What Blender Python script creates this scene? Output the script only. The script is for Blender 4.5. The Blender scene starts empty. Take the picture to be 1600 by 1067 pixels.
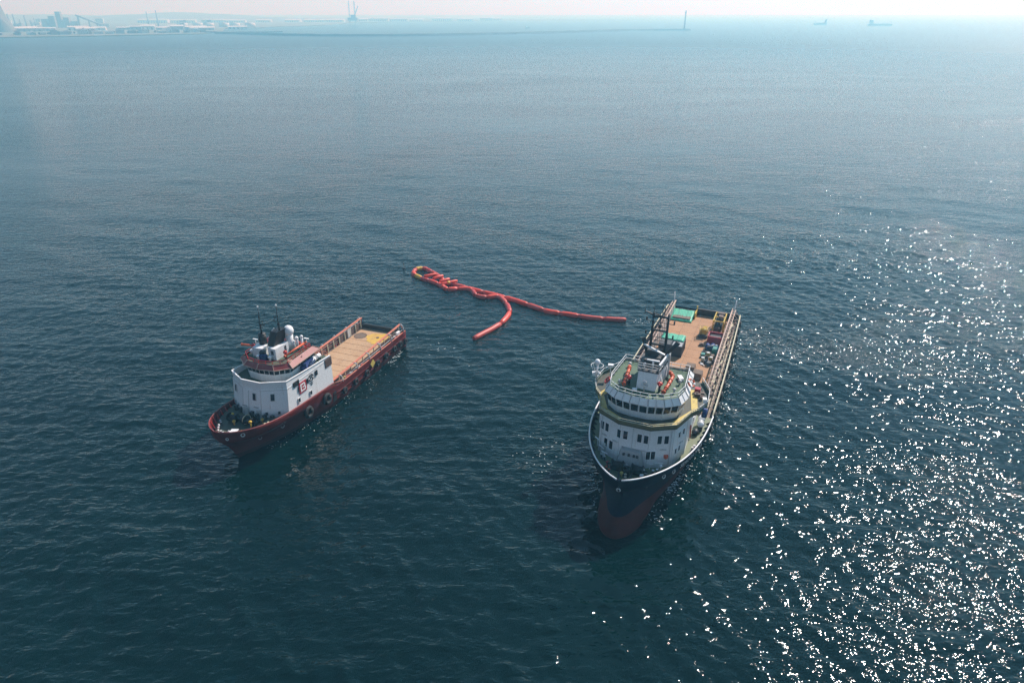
import bpy, math, random
import numpy as np
from mathutils import Matrix, Vector
R = math.radians
random.seed(7); rng = np.random.default_rng(11)
S = bpy.context.scene; COL = S.collection

# ------------------------------------------------------------------ camera, sky, sun, exposure
CAM_H = 70.0   # metres above the sea
PITCH = math.atan(515.5 / 1067.0)
cd = bpy.data.cameras.new('camera'); cam = bpy.data.objects.new('camera', cd); COL.objects.link(cam)
cd.sensor_width = 36.0; cd.lens = 36.0 * 1067.0 / 1600.0; cd.clip_start = 0.5; cd.clip_end = 60000
cam.location = (0, 0, CAM_H); cam.rotation_euler = (math.pi / 2 - PITCH, 0, 0)
S.camera = cam
SUN_AZ, SUN_EL = R(43), R(44)
world = bpy.data.worlds.new('World'); S.world = world; world.use_nodes = True
wn = world.node_tree.nodes; wl = world.node_tree.links
sky = wn.new('ShaderNodeTexSky'); sky.sky_type = 'NISHITA'; sky.sun_disc = False
sky.sun_elevation = SUN_EL; sky.sun_rotation = SUN_AZ; sky.air_density = 1.0; sky.dust_density = 0.0; sky.ozone_density = 2.5
bg = wn['Background']; bg.inputs['Strength'].default_value = 0.08
wl.new(sky.outputs[0], bg.inputs['Color'])
sd = bpy.data.lights.new('sun', 'SUN'); sun = bpy.data.objects.new('sun', sd); COL.objects.link(sun)
sd.energy = 4.7; sd.angle = R(0.53); sd.color = (1.0, 0.99, 0.96)
sun.rotation_euler = (math.pi / 2 - SUN_EL, 0, math.pi - SUN_AZ)
S.view_settings.view_transform = 'Standard'; S.view_settings.look = 'None'
S.view_settings.exposure = 0.45; S.view_settings.gamma = 1.0; S.view_settings.use_curve_mapping = False
S.cycles.use_adaptive_sampling = False; S.cycles.use_denoising = True; S.cycles.denoising_prefilter = 'NONE'
S.cycles.max_bounces = 6; S.cycles.volume_bounces = 1; S.cycles.caustics_reflective = False; S.cycles.caustics_refractive = False

HAZE_DENSITY = 0.00046
HAZE_COLOR = (0.28, 0.72, 1.0)
HAZE_G = 0.30

# ------------------------------------------------------------------ materials
MATS = {}
def nodes_of(name):
    m = bpy.data.materials.new(name); m.use_nodes = True
    nt = m.node_tree
    return m, nt, nt.nodes['Principled BSDF'], nt.nodes.new, nt.links.new
def ramp(new, stops):
    r = new('ShaderNodeValToRGB'); e = r.color_ramp.elements
    e[0].position, e[0].color = stops[0][0], (*stops[0][1], 1)
    e[1].position, e[1].color = stops[-1][0], (*stops[-1][1], 1)
    for p, c in stops[1:-1]:
        x = e.new(p); x.color = (*c, 1)
    return r
def paint(name, col, worn=None, amount=0.45, rough=0.45, scale=(1.2, 1.2, .35), metallic=0.0, bump=0.004, fine=0.12):
    """painted metal / rubber / wood: base colour, worn patches, fine mottling and slight relief"""
    m, nt, p, new, link = nodes_of(name)
    worn = worn or tuple(c * .55 for c in col)
    tc = new('ShaderNodeTexCoord'); mp = new('ShaderNodeMapping'); mp.inputs['Scale'].default_value = scale
    link(tc.outputs['Object'], mp.inputs['Vector'])
    n1 = new('ShaderNodeTexNoise'); n1.inputs['Scale'].default_value = 1.1; n1.inputs['Detail'].default_value = 7; n1.inputs['Roughness'].default_value = .68
    link(mp.outputs[0], n1.inputs['Vector'])
    r1 = ramp(new, [(0.72 - amount * .45, (0, 0, 0)), (0.86 - amount * .3, (1, 1, 1))]); link(n1.outputs[0], r1.inputs[0])
    n2 = new('ShaderNodeTexNoise'); n2.inputs['Scale'].default_value = 6; n2.inputs['Detail'].default_value = 4
    link(tc.outputs['Object'], n2.inputs['Vector'])
    r2 = ramp(new, [(0.25, tuple(c * (1 - fine) for c in col)), (0.75, tuple(min(1, c * (1 + fine)) for c in col))]); link(n2.outputs[0], r2.inputs[0])
    mx = new('ShaderNodeMixRGB'); link(r1.outputs[0], mx.inputs[0]); link(r2.outputs[0], mx.inputs[1]); mx.inputs[2].default_value = (*worn, 1)
    link(mx.outputs[0], p.inputs['Base Color'])
    p.inputs['Roughness'].default_value = rough; p.inputs['Metallic'].default_value = metallic
    b = new('ShaderNodeBump'); b.inputs['Distance'].default_value = bump; b.inputs['Strength'].default_value = .6
    link(n1.outputs[0], b.inputs['Height']); link(b.outputs[0], p.inputs['Normal'])
    MATS[name] = m
    return m
RUST = (.13, .055, .025)
paint('white', (.72, .73, .74), (.42, .33, .26), .30, .4, scale=(2.2, 2.2, .22))
paint('white_clean', (.80, .80, .80), (.7, .7, .68), .15, .35)
paint('grey', (.32, .33, .34), (.2, .17, .14), .35)
paint('light_grey', (.5, .5, .5), (.3, .25, .2), .35)
paint('dark_grey', (.05, .052, .056), (.09, .07, .055), .3, .55)
paint('black', (.012, .012, .014), (.03, .026, .022), .3, .5)
paint('rubber', (.014, .014, .015), (.035, .033, .03), .4, .8, bump=.02)
paint('green_deck', (.055, .11, .06), (.12, .115, .08), .35, .6)
paint('bow_deck', (.075, .09, .06), (.10, .06, .04), .5, .6)
paint('olive_deck', (.13, .16, .085), (.15, .10, .06), .35, .6)
paint('l_green_deck', (.06, .105, .07), (.13, .10, .07), .45, .6)
paint('yellow', (.55, .42, .10), (.30, .24, .09), .5, .5)
paint('dark_deck', (.045, .05, .035), (.06, .045, .035), .4, .6)
paint('olive_yellow', (.13, .115, .05), (.09, .075, .045), .5, .5)
paint('machine_yellow', (.55, .36, .03), (.2, .12, .04), .45, .5)
paint('orange_red', (.56, .10, .035), (.36, .09, .05), .3, .45)
paint('rail_red', (.55, .17, .10), (.36, .16, .10), .5, .55, scale=(.6, .6, .6))
paint('roof_red', (.22, .035, .035), (.27, .10, .09), .45, .5, scale=(.8, .8, .8))
paint('monitor_red', (.46, .028, .022), (.28, .03, .03), .3, .4)
paint('box_red', (.38, .016, .03), (.2, .02, .03), .35, .5)
paint('navy_box', (.018, .02, .032), (.05, .045, .045), .3, .5)
paint('blue', (.02, .045, .17), (.03, .05, .09), .4, .5)
paint('teal', (.02, .2, .17), (.03, .12, .1), .35, .5)
paint('tarp_green', (.045, .40, .25), (.05, .27, .2), .45, .55, scale=(.5, .5, .5), bump=.05)
paint('brown_crate', (.16, .115, .085), (.09, .06, .045), .45, .8)
paint('pink_rail', (.46, .33, .27), (.25, .14, .09), .55, .6, scale=(.7, .7, .7))
paint('cream_rail', (.52, .50, .36), (.30, .22, .12), .5, .6, scale=(.7, .7, .7))
paint('rust_side', (.17, .125, .10), (.09, .05, .03), .55, .7, scale=(.7, .7, .4))
paint('brown_panel', (.13, .085, .07), (.07, .045, .04), .5, .7)
paint('emblem_red', (.36, .02, .035), (.3, .03, .04), .2, .4)
paint('boom_red', (.66, .055, .025), (.45, .04, .03), .35, .42, scale=(.5, .5, .5), bump=.03)
paint('boom_red_faded', (.50, .06, .04), (.42, .05, .04), .5, .5, scale=(.7, .7, .7), bump=.05)
paint('boom_red_dark', (.48, .03, .025), (.30, .03, .025), .5, .4, scale=(.7, .7, .7), bump=.05)
paint('boom_yellow', (.62, .34, .03), (.5, .25, .03), .3, .45, scale=(.5, .5, .5))
paint('lead_blue', (.05, .075, .15), (.04, .06, .1), .3, .5)
paint('lettering', (.82, .82, .82), (.5, .5, .52), .35, .5)
paint('dim_lettering', (.30, .24, .25), (.12, .05, .05), .45, .5)
paint('dark_print', (.03, .03, .035), (.2, .2, .2), .2, .5)
paint('rock', (.07, .07, .07), (.04, .04, .04), .5, .9, scale=(.05, .05, .05))
paint('land', (.14, .15, .10), (.22, .19, .14), .5, .95, scale=(.006, .006, .006))
paint('hill_rock', (.12, .13, .11), (.2, .18, .16), .5, .95, scale=(.012, .012, .012))
paint('far_white', (.62, .62, .60), (.5, .47, .43), .4, .8, scale=(.05, .05, .05))
paint('far_grey', (.26, .26, .27), (.18, .17, .17), .4, .8, scale=(.05, .05, .05))
paint('far_brick', (.30, .22, .19), (.2, .15, .13), .4, .8, scale=(.05, .05, .05))
paint('far_dark', (.07, .08, .075), (.05, .06, .05), .4, .8, scale=(.05, .05, .05))
paint('far_ship', (.05, .055, .07), (.09, .06, .05), .4, .6, scale=(.05, .05, .05))

def wood_deck(name, c1, c2, stain, plank_axis_y=True, amount=.5):
    m, nt, p, new, link = nodes_of(name)
    tc = new('ShaderNodeTexCoord')
    mp = new('ShaderNodeMapping'); mp.inputs['Scale'].default_value = (.5, 4.5, 1) if not plank_axis_y else (4.5, .5, 1)
    link(tc.outputs['Object'], mp.inputs[0])
    n1 = new('ShaderNodeTexNoise'); n1.inputs['Scale'].default_value = 1.3; n1.inputs['Detail'].default_value = 6; link(mp.outputs[0], n1.inputs[0])
    r1 = ramp(new, [(.3, c1), (.7, c2)]); link(n1.outputs[0], r1.inputs[0])
    n2 = new('ShaderNodeTexNoise'); n2.inputs['Scale'].default_value = .38; n2.inputs['Detail'].default_value = 8; n2.inputs['Roughness'].default_value = .7
    link(tc.outputs['Object'], n2.inputs[0])
    r2 = ramp(new, [(.5, (0, 0, 0)), (.72, (amount,) * 3)]); link(n2.outputs[0], r2.inputs[0])
    n3 = new('ShaderNodeTexNoise'); n3.inputs['Scale'].default_value = 2.2; n3.inputs['Detail'].default_value = 5; link(tc.outputs['Object'], n3.inputs[0])
    r3 = ramp(new, [(.60, (0, 0, 0)), (.72, (.55, .55, .55))]); link(n3.outputs[0], r3.inputs[0])
    mx = new('ShaderNodeMixRGB'); link(r2.outputs[0], mx.inputs[0]); link(r1.outputs[0], mx.inputs[1]); mx.inputs[2].default_value = (*stain, 1)
    m2 = new('ShaderNodeMixRGB'); link(r3.outputs[0], m2.inputs[0]); link(mx.outputs[0], m2.inputs[1]); m2.inputs[2].default_value = (stain[0] * .6, stain[1] * .55, stain[2] * .55, 1)
    link(m2.outputs[0], p.inputs['Base Color']); p.inputs['Roughness'].default_value = .85
    b = new('ShaderNodeBump'); b.inputs['Distance'].default_value = .012; link(n1.outputs[0], b.inputs['Height']); link(b.outputs[0], p.inputs['Normal'])
    MATS[name] = m
wood_deck('wood', (.34, .18, .09), (.45, .255, .14), (.24, .12, .065))
wood_deck('l_wood', (.40, .25, .14), (.49, .325, .195), (.29, .15, .08), amount=.6)

def patch_yellow():
    m, nt, p, new, link = nodes_of('deck_yellow')
    tc = new('ShaderNodeTexCoord'); n = new('ShaderNodeTexNoise'); n.inputs['Scale'].default_value = .9; n.inputs['Detail'].default_value = 7; link(tc.outputs['Object'], n.inputs[0])
    r = ramp(new, [(.35, (.60, .37, .035)), (.55, (.52, .32, .07)), (.7, (.40, .24, .11))]); link(n.outputs[0], r.inputs[0])
    link(r.outputs[0], p.inputs['Base Color']); p.inputs['Roughness'].default_value = .7
    MATS['deck_yellow'] = m
patch_yellow()

def hull_mat(name, top, worn, boot, z0, slope, s_ref, streak):
    """topside paint above the boot line, red antifouling below, rust streaks running down"""
    m, nt, p, new, link = nodes_of(name)
    tc = new('ShaderNodeTexCoord'); sx = new('ShaderNodeSeparateXYZ'); link(tc.outputs['Object'], sx.inputs[0])
    ln = new('ShaderNodeMath'); ln.operation = 'MULTIPLY_ADD'; link(sx.outputs['X'], ln.inputs[0]); ln.inputs[1].default_value = -slope; ln.inputs[2].default_value = slope * s_ref - z0
    ad = new('ShaderNodeMath'); ad.operation = 'ADD'; link(ln.outputs[0], ad.inputs[0]); link(sx.outputs['Z'], ad.inputs[1])
    st = new('ShaderNodeMath'); st.operation = 'GREATER_THAN'; link(ad.outputs[0], st.inputs[0]); st.inputs[1].default_value = 0
    mp = new('ShaderNodeMapping'); mp.inputs['Scale'].default_value = (1.6, 1.6, .16); link(tc.outputs['Object'], mp.inputs[0])
    n1 = new('ShaderNodeTexNoise'); n1.inputs['Scale'].default_value = 1.0; n1.inputs['Detail'].default_value = 8; n1.inputs['Roughness'].default_value = .7; link(mp.outputs[0], n1.inputs[0])
    r1 = ramp(new, [(.5, (0, 0, 0)), (.75, (streak,) * 3)]); link(n1.outputs[0], r1.inputs[0])
    n2 = new('ShaderNodeTexNoise'); n2.inputs['Scale'].default_value = .5; n2.inputs['Detail'].default_value = 6; link(tc.outputs['Object'], n2.inputs[0])
    rt = ramp(new, [(.3, tuple(c * .8 for c in top)), (.7, tuple(c * 1.25 for c in top))]); link(n2.outputs[0], rt.inputs[0])
    rb = ramp(new, [(.35, tuple(c * .7 for c in boot)), (.65, boot)]); link(n2.outputs[0], rb.inputs[0])
    a = new('ShaderNodeMixRGB'); link(st.outputs[0], a.inputs[0]); link(rb.outputs[0], a.inputs[1]); link(rt.outputs[0], a.inputs[2])
    c = new('ShaderNodeMixRGB'); link(r1.outputs[0], c.inputs[0]); link(a.outputs[0], c.inputs[1]); c.inputs[2].default_value = (*worn, 1)
    link(c.outputs[0], p.inputs['Base Color']); p.inputs['Roughness'].default_value = .5; p.inputs['Specular IOR Level'].default_value = .05
    b = new('ShaderNodeBump'); b.inputs['Distance'].default_value = .02; b.inputs['Strength'].default_value = .5; link(n2.outputs[0], b.inputs['Height']); link(b.outputs[0], p.inputs['Normal'])
    MATS[name] = m
hull_mat('navy_hull', (.004, .005, .018), (.045, .038, .034), (.075, .014, .014), 2.4, .03, 78, .25)
hull_mat('red_hull', (.105, .016, .016), (.06, .02, .018), (.06, .012, .012), .9, .0, 50, .6)

def glass_mat():
    m, nt, p, new, link = nodes_of('glass_dark')
    tc = new('ShaderNodeTexCoord'); n = new('ShaderNodeTexNoise'); n.inputs['Scale'].default_value = .7; link(tc.outputs['Object'], n.inputs[0])
    r = ramp(new, [(.3, (.006, .009, .016)), (.7, (.02, .028, .045))]); link(n.outputs[0], r.inputs[0])
    link(r.outputs[0], p.inputs['Base Color']); p.inputs['Roughness'].default_value = .08
    MATS['glass_dark'] = m
glass_mat()

def sea_mat():
    m, nt, p, new, link = nodes_of('sea_water')
    tc = new('ShaderNodeTexCoord')
    # water body: slightly uneven turbidity
    n0 = new('ShaderNodeTexNoise'); n0.inputs['Scale'].default_value = .012; n0.inputs['Detail'].default_value = 5; link(tc.outputs['Object'], n0.inputs[0])
    r0 = ramp(new, [(.3, (.0002, .0076, .0086)), (.7, (.0005, .0118, .0126))]); link(n0.outputs[0], r0.inputs[0])
    link(r0.outputs[0], p.inputs['Base Color'])
    p.inputs['IOR'].default_value = 1.333
    # far water: waves too small for the mesh are carried by the roughness
    vl = new('ShaderNodeVectorMath'); vl.operation = 'LENGTH'; link(tc.outputs['Object'], vl.inputs[0])
    mr = new('ShaderNodeMapRange'); mr.inputs['From Min'].default_value = 260; mr.inputs['From Max'].default_value = 1800; mr.inputs['To Min'].default_value = .042; mr.inputs['To Max'].default_value = .30
    link(vl.outputs['Value'], mr.inputs['Value']); link(mr.outputs[0], p.inputs['Roughness'])
    # wind streaks: bands where the small ripples are stronger or weaker
    ms = new('ShaderNodeMapping'); ms.inputs['Rotation'].default_value = (0, 0, R(-12)); ms.inputs['Scale'].default_value = (.006, .016, 1); link(tc.outputs['Object'], ms.inputs[0])
    ns = new('ShaderNodeTexNoise'); ns.inputs['Scale'].default_value = 1.0; ns.inputs['Detail'].default_value = 5; ns.inputs['Roughness'].default_value = .6; ns.inputs['Distortion'].default_value = .6; link(ms.outputs[0], ns.inputs[0])
    rs = ramp(new, [(.32, (.38, .38, .38)), (.64, (1.0, 1.0, 1.0))]); link(ns.outputs[0], rs.inputs[0])
    at = new('ShaderNodeAttribute'); at.attribute_name = 'ripple'
    mu = new('ShaderNodeMath'); mu.operation = 'MULTIPLY'; link(rs.outputs[0], mu.inputs[0]); link(at.outputs['Fac'], mu.inputs[1])
    prev = None
    #      scale, stretch, rot, distance, detail
    for sc, stx, rot, dist, det in [(.09, .5, 8, .30, 2), (.42, .5, -14, .34, 2), (1.3, .5, 14, .27, 1), (3.0, .7, -26, .062, 0)]:
        mp = new('ShaderNodeMapping'); mp.inputs['Rotation'].default_value = (0, 0, R(rot)); mp.inputs['Scale'].default_value = (stx, 1, 1); link(tc.outputs['Object'], mp.inputs[0])
        n = new('ShaderNodeTexNoise'); n.inputs['Scale'].default_value = sc; n.inputs['Detail'].default_value = det; n.inputs['Roughness'].default_value = .5; n.inputs['Distortion'].default_value = .25
        link(mp.outputs[0], n.inputs[0])
        b = new('ShaderNodeBump'); b.inputs['Distance'].default_value = dist
        link(n.outputs[0], b.inputs['Height'])
        link(mu.outputs[0], b.inputs['Strength'])
        if prev: link(prev.outputs[0], b.inputs['Normal'])
        prev = b
    link(prev.outputs[0], p.inputs['Normal'])
    MATS['sea_water'] = m
sea_mat()
def foam_mat():
    m, nt, p, new, link = nodes_of('foam')
    p.inputs['Base Color'].default_value = (.48, .54, .56, 1); p.inputs['Roughness'].default_value = .6
    MATS['foam'] = m
foam_mat()

# ------------------------------------------------------------------ mesh helpers
class MB:
    def __init__(self): self.v = []; self.f = []; self.sm = []; self.mi = []; self.cur = 0
    def add(self, vs, fs, smooth=False):
        o = len(self.v); self.v += [tuple(map(float, x)) for x in vs]
        for f in fs: self.f.append([i + o for i in f]); self.sm.append(smooth); self.mi.append(self.cur)
        return self
    def box(self, c, d, rz=0, tilt=None):
        x, y, z = d[0] / 2, d[1] / 2, d[2] / 2
        M = Matrix.Rotation(rz, 3, 'Z')
        if tilt: M = M @ Matrix.Rotation(tilt[0], 3, 'X') @ Matrix.Rotation(tilt[1], 3, 'Y')
        vs = [Vector(c) + M @ Vector((a * x, b * y, e * z)) for a in (-1, 1) for b in (-1, 1) for e in (-1, 1)]
        return self.add(vs, [(0, 1, 3, 2), (4, 6, 7, 5), (0, 4, 5, 1), (2, 3, 7, 6), (0, 2, 6, 4), (1, 5, 7, 3)])
    def bar(self, a, b, w, h=None):
        h = h or w; a, b = Vector(a), Vector(b); d = (b - a).normalized()
        up = Vector((0, 0, 1)) if abs(d.z) < .95 else Vector((1, 0, 0))
        s = d.cross(up).normalized() * w / 2; u = s.cross(d).normalized() * h / 2
        vs = [p + i * s + j * u for p in (a, b) for i, j in ((-1, -1), (1, -1), (1, 1), (-1, 1))]
        return self.add(vs, [(0, 1, 2, 3), (7, 6, 5, 4), (0, 4, 5, 1), (1, 5, 6, 2), (2, 6, 7, 3), (3, 7, 4, 0)])
    def tube(self, pts, r, n=7, closed=False):
        pts = [Vector(p) for p in pts]; N = len(pts)
        rr = r if isinstance(r, (list, tuple)) else [r] * N
        vs = []
        for i, p in enumerate(pts):
            a = pts[(i - 1) % N] if (i or closed) else p; b = pts[(i + 1) % N] if (i < N - 1 or closed) else p
            d = (b - a).normalized(); up = Vector((0, 0, 1)) if abs(d.z) < .95 else Vector((1, 0, 0))
            s = d.cross(up).normalized(); u = s.cross(d)
            vs += [p + rr[i] * (math.cos(k * 2 * math.pi / n) * s + math.sin(k * 2 * math.pi / n) * u) for k in range(n)]
        fs = []
        for i in range(N if closed else N - 1):
            j = (i + 1) % N
            fs += [(i * n + k, i * n + (k + 1) % n, j * n + (k + 1) % n, j * n + k) for k in range(n)]
        self.add(vs, fs, True)
        if not closed:
            o = len(self.v) - len(vs)
            self.f += [[o + k for k in range(n - 1, -1, -1)], [o + (N - 1) * n + k for k in range(n)]]; self.sm += [False] * 2; self.mi += [self.cur] * 2
        return self
    def cyl(self, a, b, r0, r1=None, n=12):
        return self.tube([a, b], [r0, r0 if r1 is None else r1], n)
    def prism(self, poly, z0, z1):
        n = len(poly); vs = [(x, y, z0) for x, y in poly] + [(x, y, z1) for x, y in poly]
        return self.add(vs, [list(range(n - 1, -1, -1)), list(range(n, 2 * n))] + [(i, (i + 1) % n, n + (i + 1) % n, n + i) for i in range(n)])
    def loft(self, rings, cap0=True, cap1=True, smooth=False):
        n = len(rings[0]); vs = [p for r in rings for p in r]
        fs = [(k * n + i, k * n + (i + 1) % n, (k + 1) * n + (i + 1) % n, (k + 1) * n + i) for k in range(len(rings) - 1) for i in range(n)]
        self.add(vs, fs, smooth); o = len(self.v) - len(vs)
        for c, k in ((cap0, 0), (cap1, len(rings) - 1)):
            if c:
                idx = [o + k * n + i for i in range(n)]
                self.f.append(idx[::-1] if k == 0 else idx); self.sm.append(False); self.mi.append(self.cur)
        return self
    def ball(self, c, r, n=12, m=8, v0=-1.0):
        """ellipsoid; v0 > -1 cuts the bottom off"""
        r = r if isinstance(r, (tuple, list)) else (r, r, r); rings = []
        a0 = math.asin(max(-1, v0))
        for j in range(m + 1):
            a = a0 + (math.pi / 2 - a0) * j / m; cr = max(math.cos(a), .001)
            rings.append([(c[0] + r[0] * cr * math.cos(2 * math.pi * k / n), c[1] + r[1] * cr * math.sin(2 * math.pi * k / n), c[2] + r[2] * math.sin(a)) for k in range(n)])
        return self.loft(rings, True, True, True)
    def torus(self, c, axis, Rr, r, n=16, m=8):
        ax = Vector(axis).normalized(); u = ax.orthogonal().normalized(); w = ax.cross(u)
        return self.tube([Vector(c) + Rr * (math.cos(2 * math.pi * k / n) * u + math.sin(2 * math.pi * k / n) * w) for k in range(n)], r, m, True)
    def build(self, name, mat, parent=None, loc=None):
        me = bpy.data.meshes.new(name); me.from_pydata(self.v, [], self.f)
        for mm in (mat if isinstance(mat, (list, tuple)) else [mat]): me.materials.append(MATS[mm])
        me.polygons.foreach_set('use_smooth', self.sm); me.polygons.foreach_set('material_index', self.mi)
        me.validate(); me.update()
        o = bpy.data.objects.new(name, me); COL.objects.link(o)
        if parent is not None: o.parent = parent
        if loc is not None: o.location = loc
        return o
    def build_each(self, name, mat, parent=None):
        """one object for every loose piece collected here"""
        up = list(range(len(self.v)))
        def root(a):
            while up[a] != a: up[a] = up[up[a]]; a = up[a]
            return a
        for f in self.f:
            for i in f[1:]: up[root(i)] = root(f[0])
        grp = {}
        for k, f in enumerate(self.f): grp.setdefault(root(f[0]), []).append(k)
        for ks in grp.values():
            b = MB(); ix = {}
            for k in ks:
                for i in self.f[k]:
                    if i not in ix: ix[i] = len(b.v); b.v.append(self.v[i])
                b.f.append([ix[i] for i in self.f[k]]); b.sm.append(self.sm[k]); b.mi.append(0)
            b.build(name, mat, parent)
def tag(o, label=None, cat=None, group=None, kind=None):
    if label: o['label'] = label
    if cat: o['category'] = cat
    if group: o['group'] = group
    if kind: o['kind'] = kind
    return o
def empty(name, loc, rz, label, cat, group=None):
    o = bpy.data.objects.new(name, None); COL.objects.link(o); o.empty_display_size = .5
    o.location = loc; o.rotation_euler = (0, 0, rz)
    return tag(o, label, cat, group)
def copy_part(src, parent, loc=None, rz=None):
    c = src.copy(); COL.objects.link(c); c.parent = parent
    if loc is not None: c.location = loc
    if rz is not None: c.rotation_euler = (0, 0, rz)
    for ch in [k for k in COL.objects if k.parent is src]:
        d = ch.copy(); COL.objects.link(d); d.parent = c
    return c
def lerp(a, b, t): return a + (b - a) * t
def interp(tab, x):
    return float(np.interp(x, [p[0] for p in tab], [p[1] for p in tab]))
def offset_poly(poly, k, dx=0):
    cx = sum(p[0] for p in poly) / len(poly)
    return [(cx + (x - cx) * k + dx, y * k) for x, y in poly]

# ------------------------------------------------------------------ ships' frames (x = towards the bow, y = port, z = up from the waterline)
class Frame:
    def __init__(self, O, deg):
        th = R(deg); self.O = O; self.h = (-math.sin(th), -math.cos(th)); self.p = (math.cos(th), -math.sin(th)); self.rz = math.atan2(self.h[1], self.h[0])
    def w(self, s, t, z): return (self.O[0] + s * self.h[0] + t * self.p[0], self.O[1] + s * self.h[1] + t * self.p[1], z)
FB = Frame((46.7, 153.2), 23.2)      # blue ship on the right
FL = Frame((-30.2, 144.7), 20.8)     # red ship on the left

# ------------------------------------------------------------------ sea
NW = 96
w_lam = np.exp(rng.uniform(np.log(1.1), np.log(13), NW)); w_dir = R(250) + rng.normal(0, R(55), NW)
w_lam[:4] = (17, 21, 26, 31); w_dir[:4] = R(250) + np.array([-.3, .25, -.1, .5])
w_k = 2 * np.pi / w_lam; w_ph = rng.uniform(0, 2 * np.pi, NW)
w_amp = 0.0054 * w_lam ** .8 * np.exp(-((np.log(w_lam) - np.log(2.6)) / 1.25) ** 2) * rng.uniform(.6, 1.3, NW)
w_amp[:4] = (.05, .055, .06, .05)
def waves(x, y, spacing):
    dx = np.zeros_like(x); dy = np.zeros_like(x); z = np.zeros_like(x)
    gust = 1 + .28 * np.sin(x * .021 + 1.3 + 1.2 * np.sin(y * .013)) * np.sin(y * .017 + .4)
    for i in range(NW):
        fade = np.clip((w_lam[i] / spacing - 2.6) / 2.5, 0, 1)
        ph = w_k[i] * (np.cos(w_dir[i]) * x + np.sin(w_dir[i]) * y) + w_ph[i]
        a = w_amp[i] * fade * gust; c = np.cos(ph) * a
        z += np.sin(ph) * a; dx += c * np.cos(w_dir[i]) * .8; dy += c * np.sin(w_dir[i]) * .8
    return dx, dy, z
def axis_coords(lo, hi, step, far_lo, far_hi, g=1.035):
    mid = list(np.arange(lo, hi, step)); a = []; b = []
    s, p = step, lo
    while p > far_lo: s *= g; p -= s; a.append(p)
    s, p = step, mid[-1]
    while p < far_hi: s *= g; p += s; b.append(p)
    return np.array(a[::-1] + mid + b)
FAR = 16000
xs = axis_coords(-112, 128, .4, -FAR, FAR); ys = axis_coords(46, 205, .4, -3000, FAR)
sp_x = np.gradient(xs); sp_y = np.gradient(ys)
X, Y = np.meshgrid(xs, ys); SPC = np.maximum(*np.meshgrid(sp_x, sp_y))
DX, DY, Z = waves(X.ravel(), Y.ravel(), SPC.ravel())
nx, ny = len(xs), len(ys)
co = np.stack([X.ravel() + DX, Y.ravel() + DY, Z], 1).astype(np.float32)
me = bpy.data.meshes.new('sea')
me.vertices.add(nx * ny); me.vertices.foreach_set('co', co.ravel())
ii = (np.arange(ny - 1)[:, None] * nx + np.arange(nx - 1)[None, :]).ravel()
quads = np.stack([ii, ii + 1, ii + nx + 1, ii + nx], 1).astype(np.int32)
me.loops.add(quads.size); me.loops.foreach_set('vertex_index', quads.ravel())
me.polygons.add(len(quads)); me.polygons.foreach_set('loop_start', np.arange(0, quads.size, 4, dtype=np.int32))
me.polygons.foreach_set('use_smooth', np.ones(len(quads), bool))
me.update(); me.validate(); me.materials.append(MATS['sea_water'])
# how strong the small ripples are: calm slicks, and choppier water in the ships' wash
def band(px, py, pts, width):
    d = np.full(px.shape, 1e9)
    for (ax, ay), (bx, by) in zip(pts[:-1], pts[1:]):
        t = np.clip(((px - ax) * (bx - ax) + (py - ay) * (by - ay)) / ((bx - ax) ** 2 + (by - ay) ** 2), 0, 1)
        d = np.minimum(d, np.hypot(px - ax - t * (bx - ax), py - ay - t * (by - ay)))
    return np.exp(-(d / width) ** 2)
px, py = co[:, 0].astype(float), co[:, 1].astype(float)
wx = px + 9 * np.sin(py * .05 + 1) + 5 * np.sin(py * .13); wy = py + 12 * np.sin(px * .035) + 6 * np.sin(px * .09 + 2)
rip = np.ones(len(px))
for pts, w_, k in (([(-85, 271), (-78, 321), (-54, 363), (-14, 389), (39, 434), (87, 459)], 17, -.6), ([(-26, 244), (11, 224), (41, 211), (62, 175)], 7, -.6), ([(-362, 502), (-240, 535), (-118, 664), (76, 869)], 40, -.4)):
    rip *= 1 - k * band(wx, wy, pts, w_)
for pts, w_, k in (([(55, 148), (68, 141), (92, 134)], 6, .9), ([(8, 104), (4, 96)], 6, .7), ([(FB.w(8, 11, 0)[:2]), (FB.w(62, 12, 0)[:2])], 4.5, .8), ([(FL.w(0, 8, 0)[:2]), (FL.w(38, 10, 0)[:2])], 4.0, .6)):
    rip *= 1 + k * band(px, py, pts, w_)
la = me.attributes.new('ripple', 'FLOAT', 'POINT'); la.data.foreach_set('value', rip.astype(np.float32))
sea = bpy.data.objects.new('sea', me); COL.objects.link(sea); sea['kind'] = 'structure'

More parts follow.
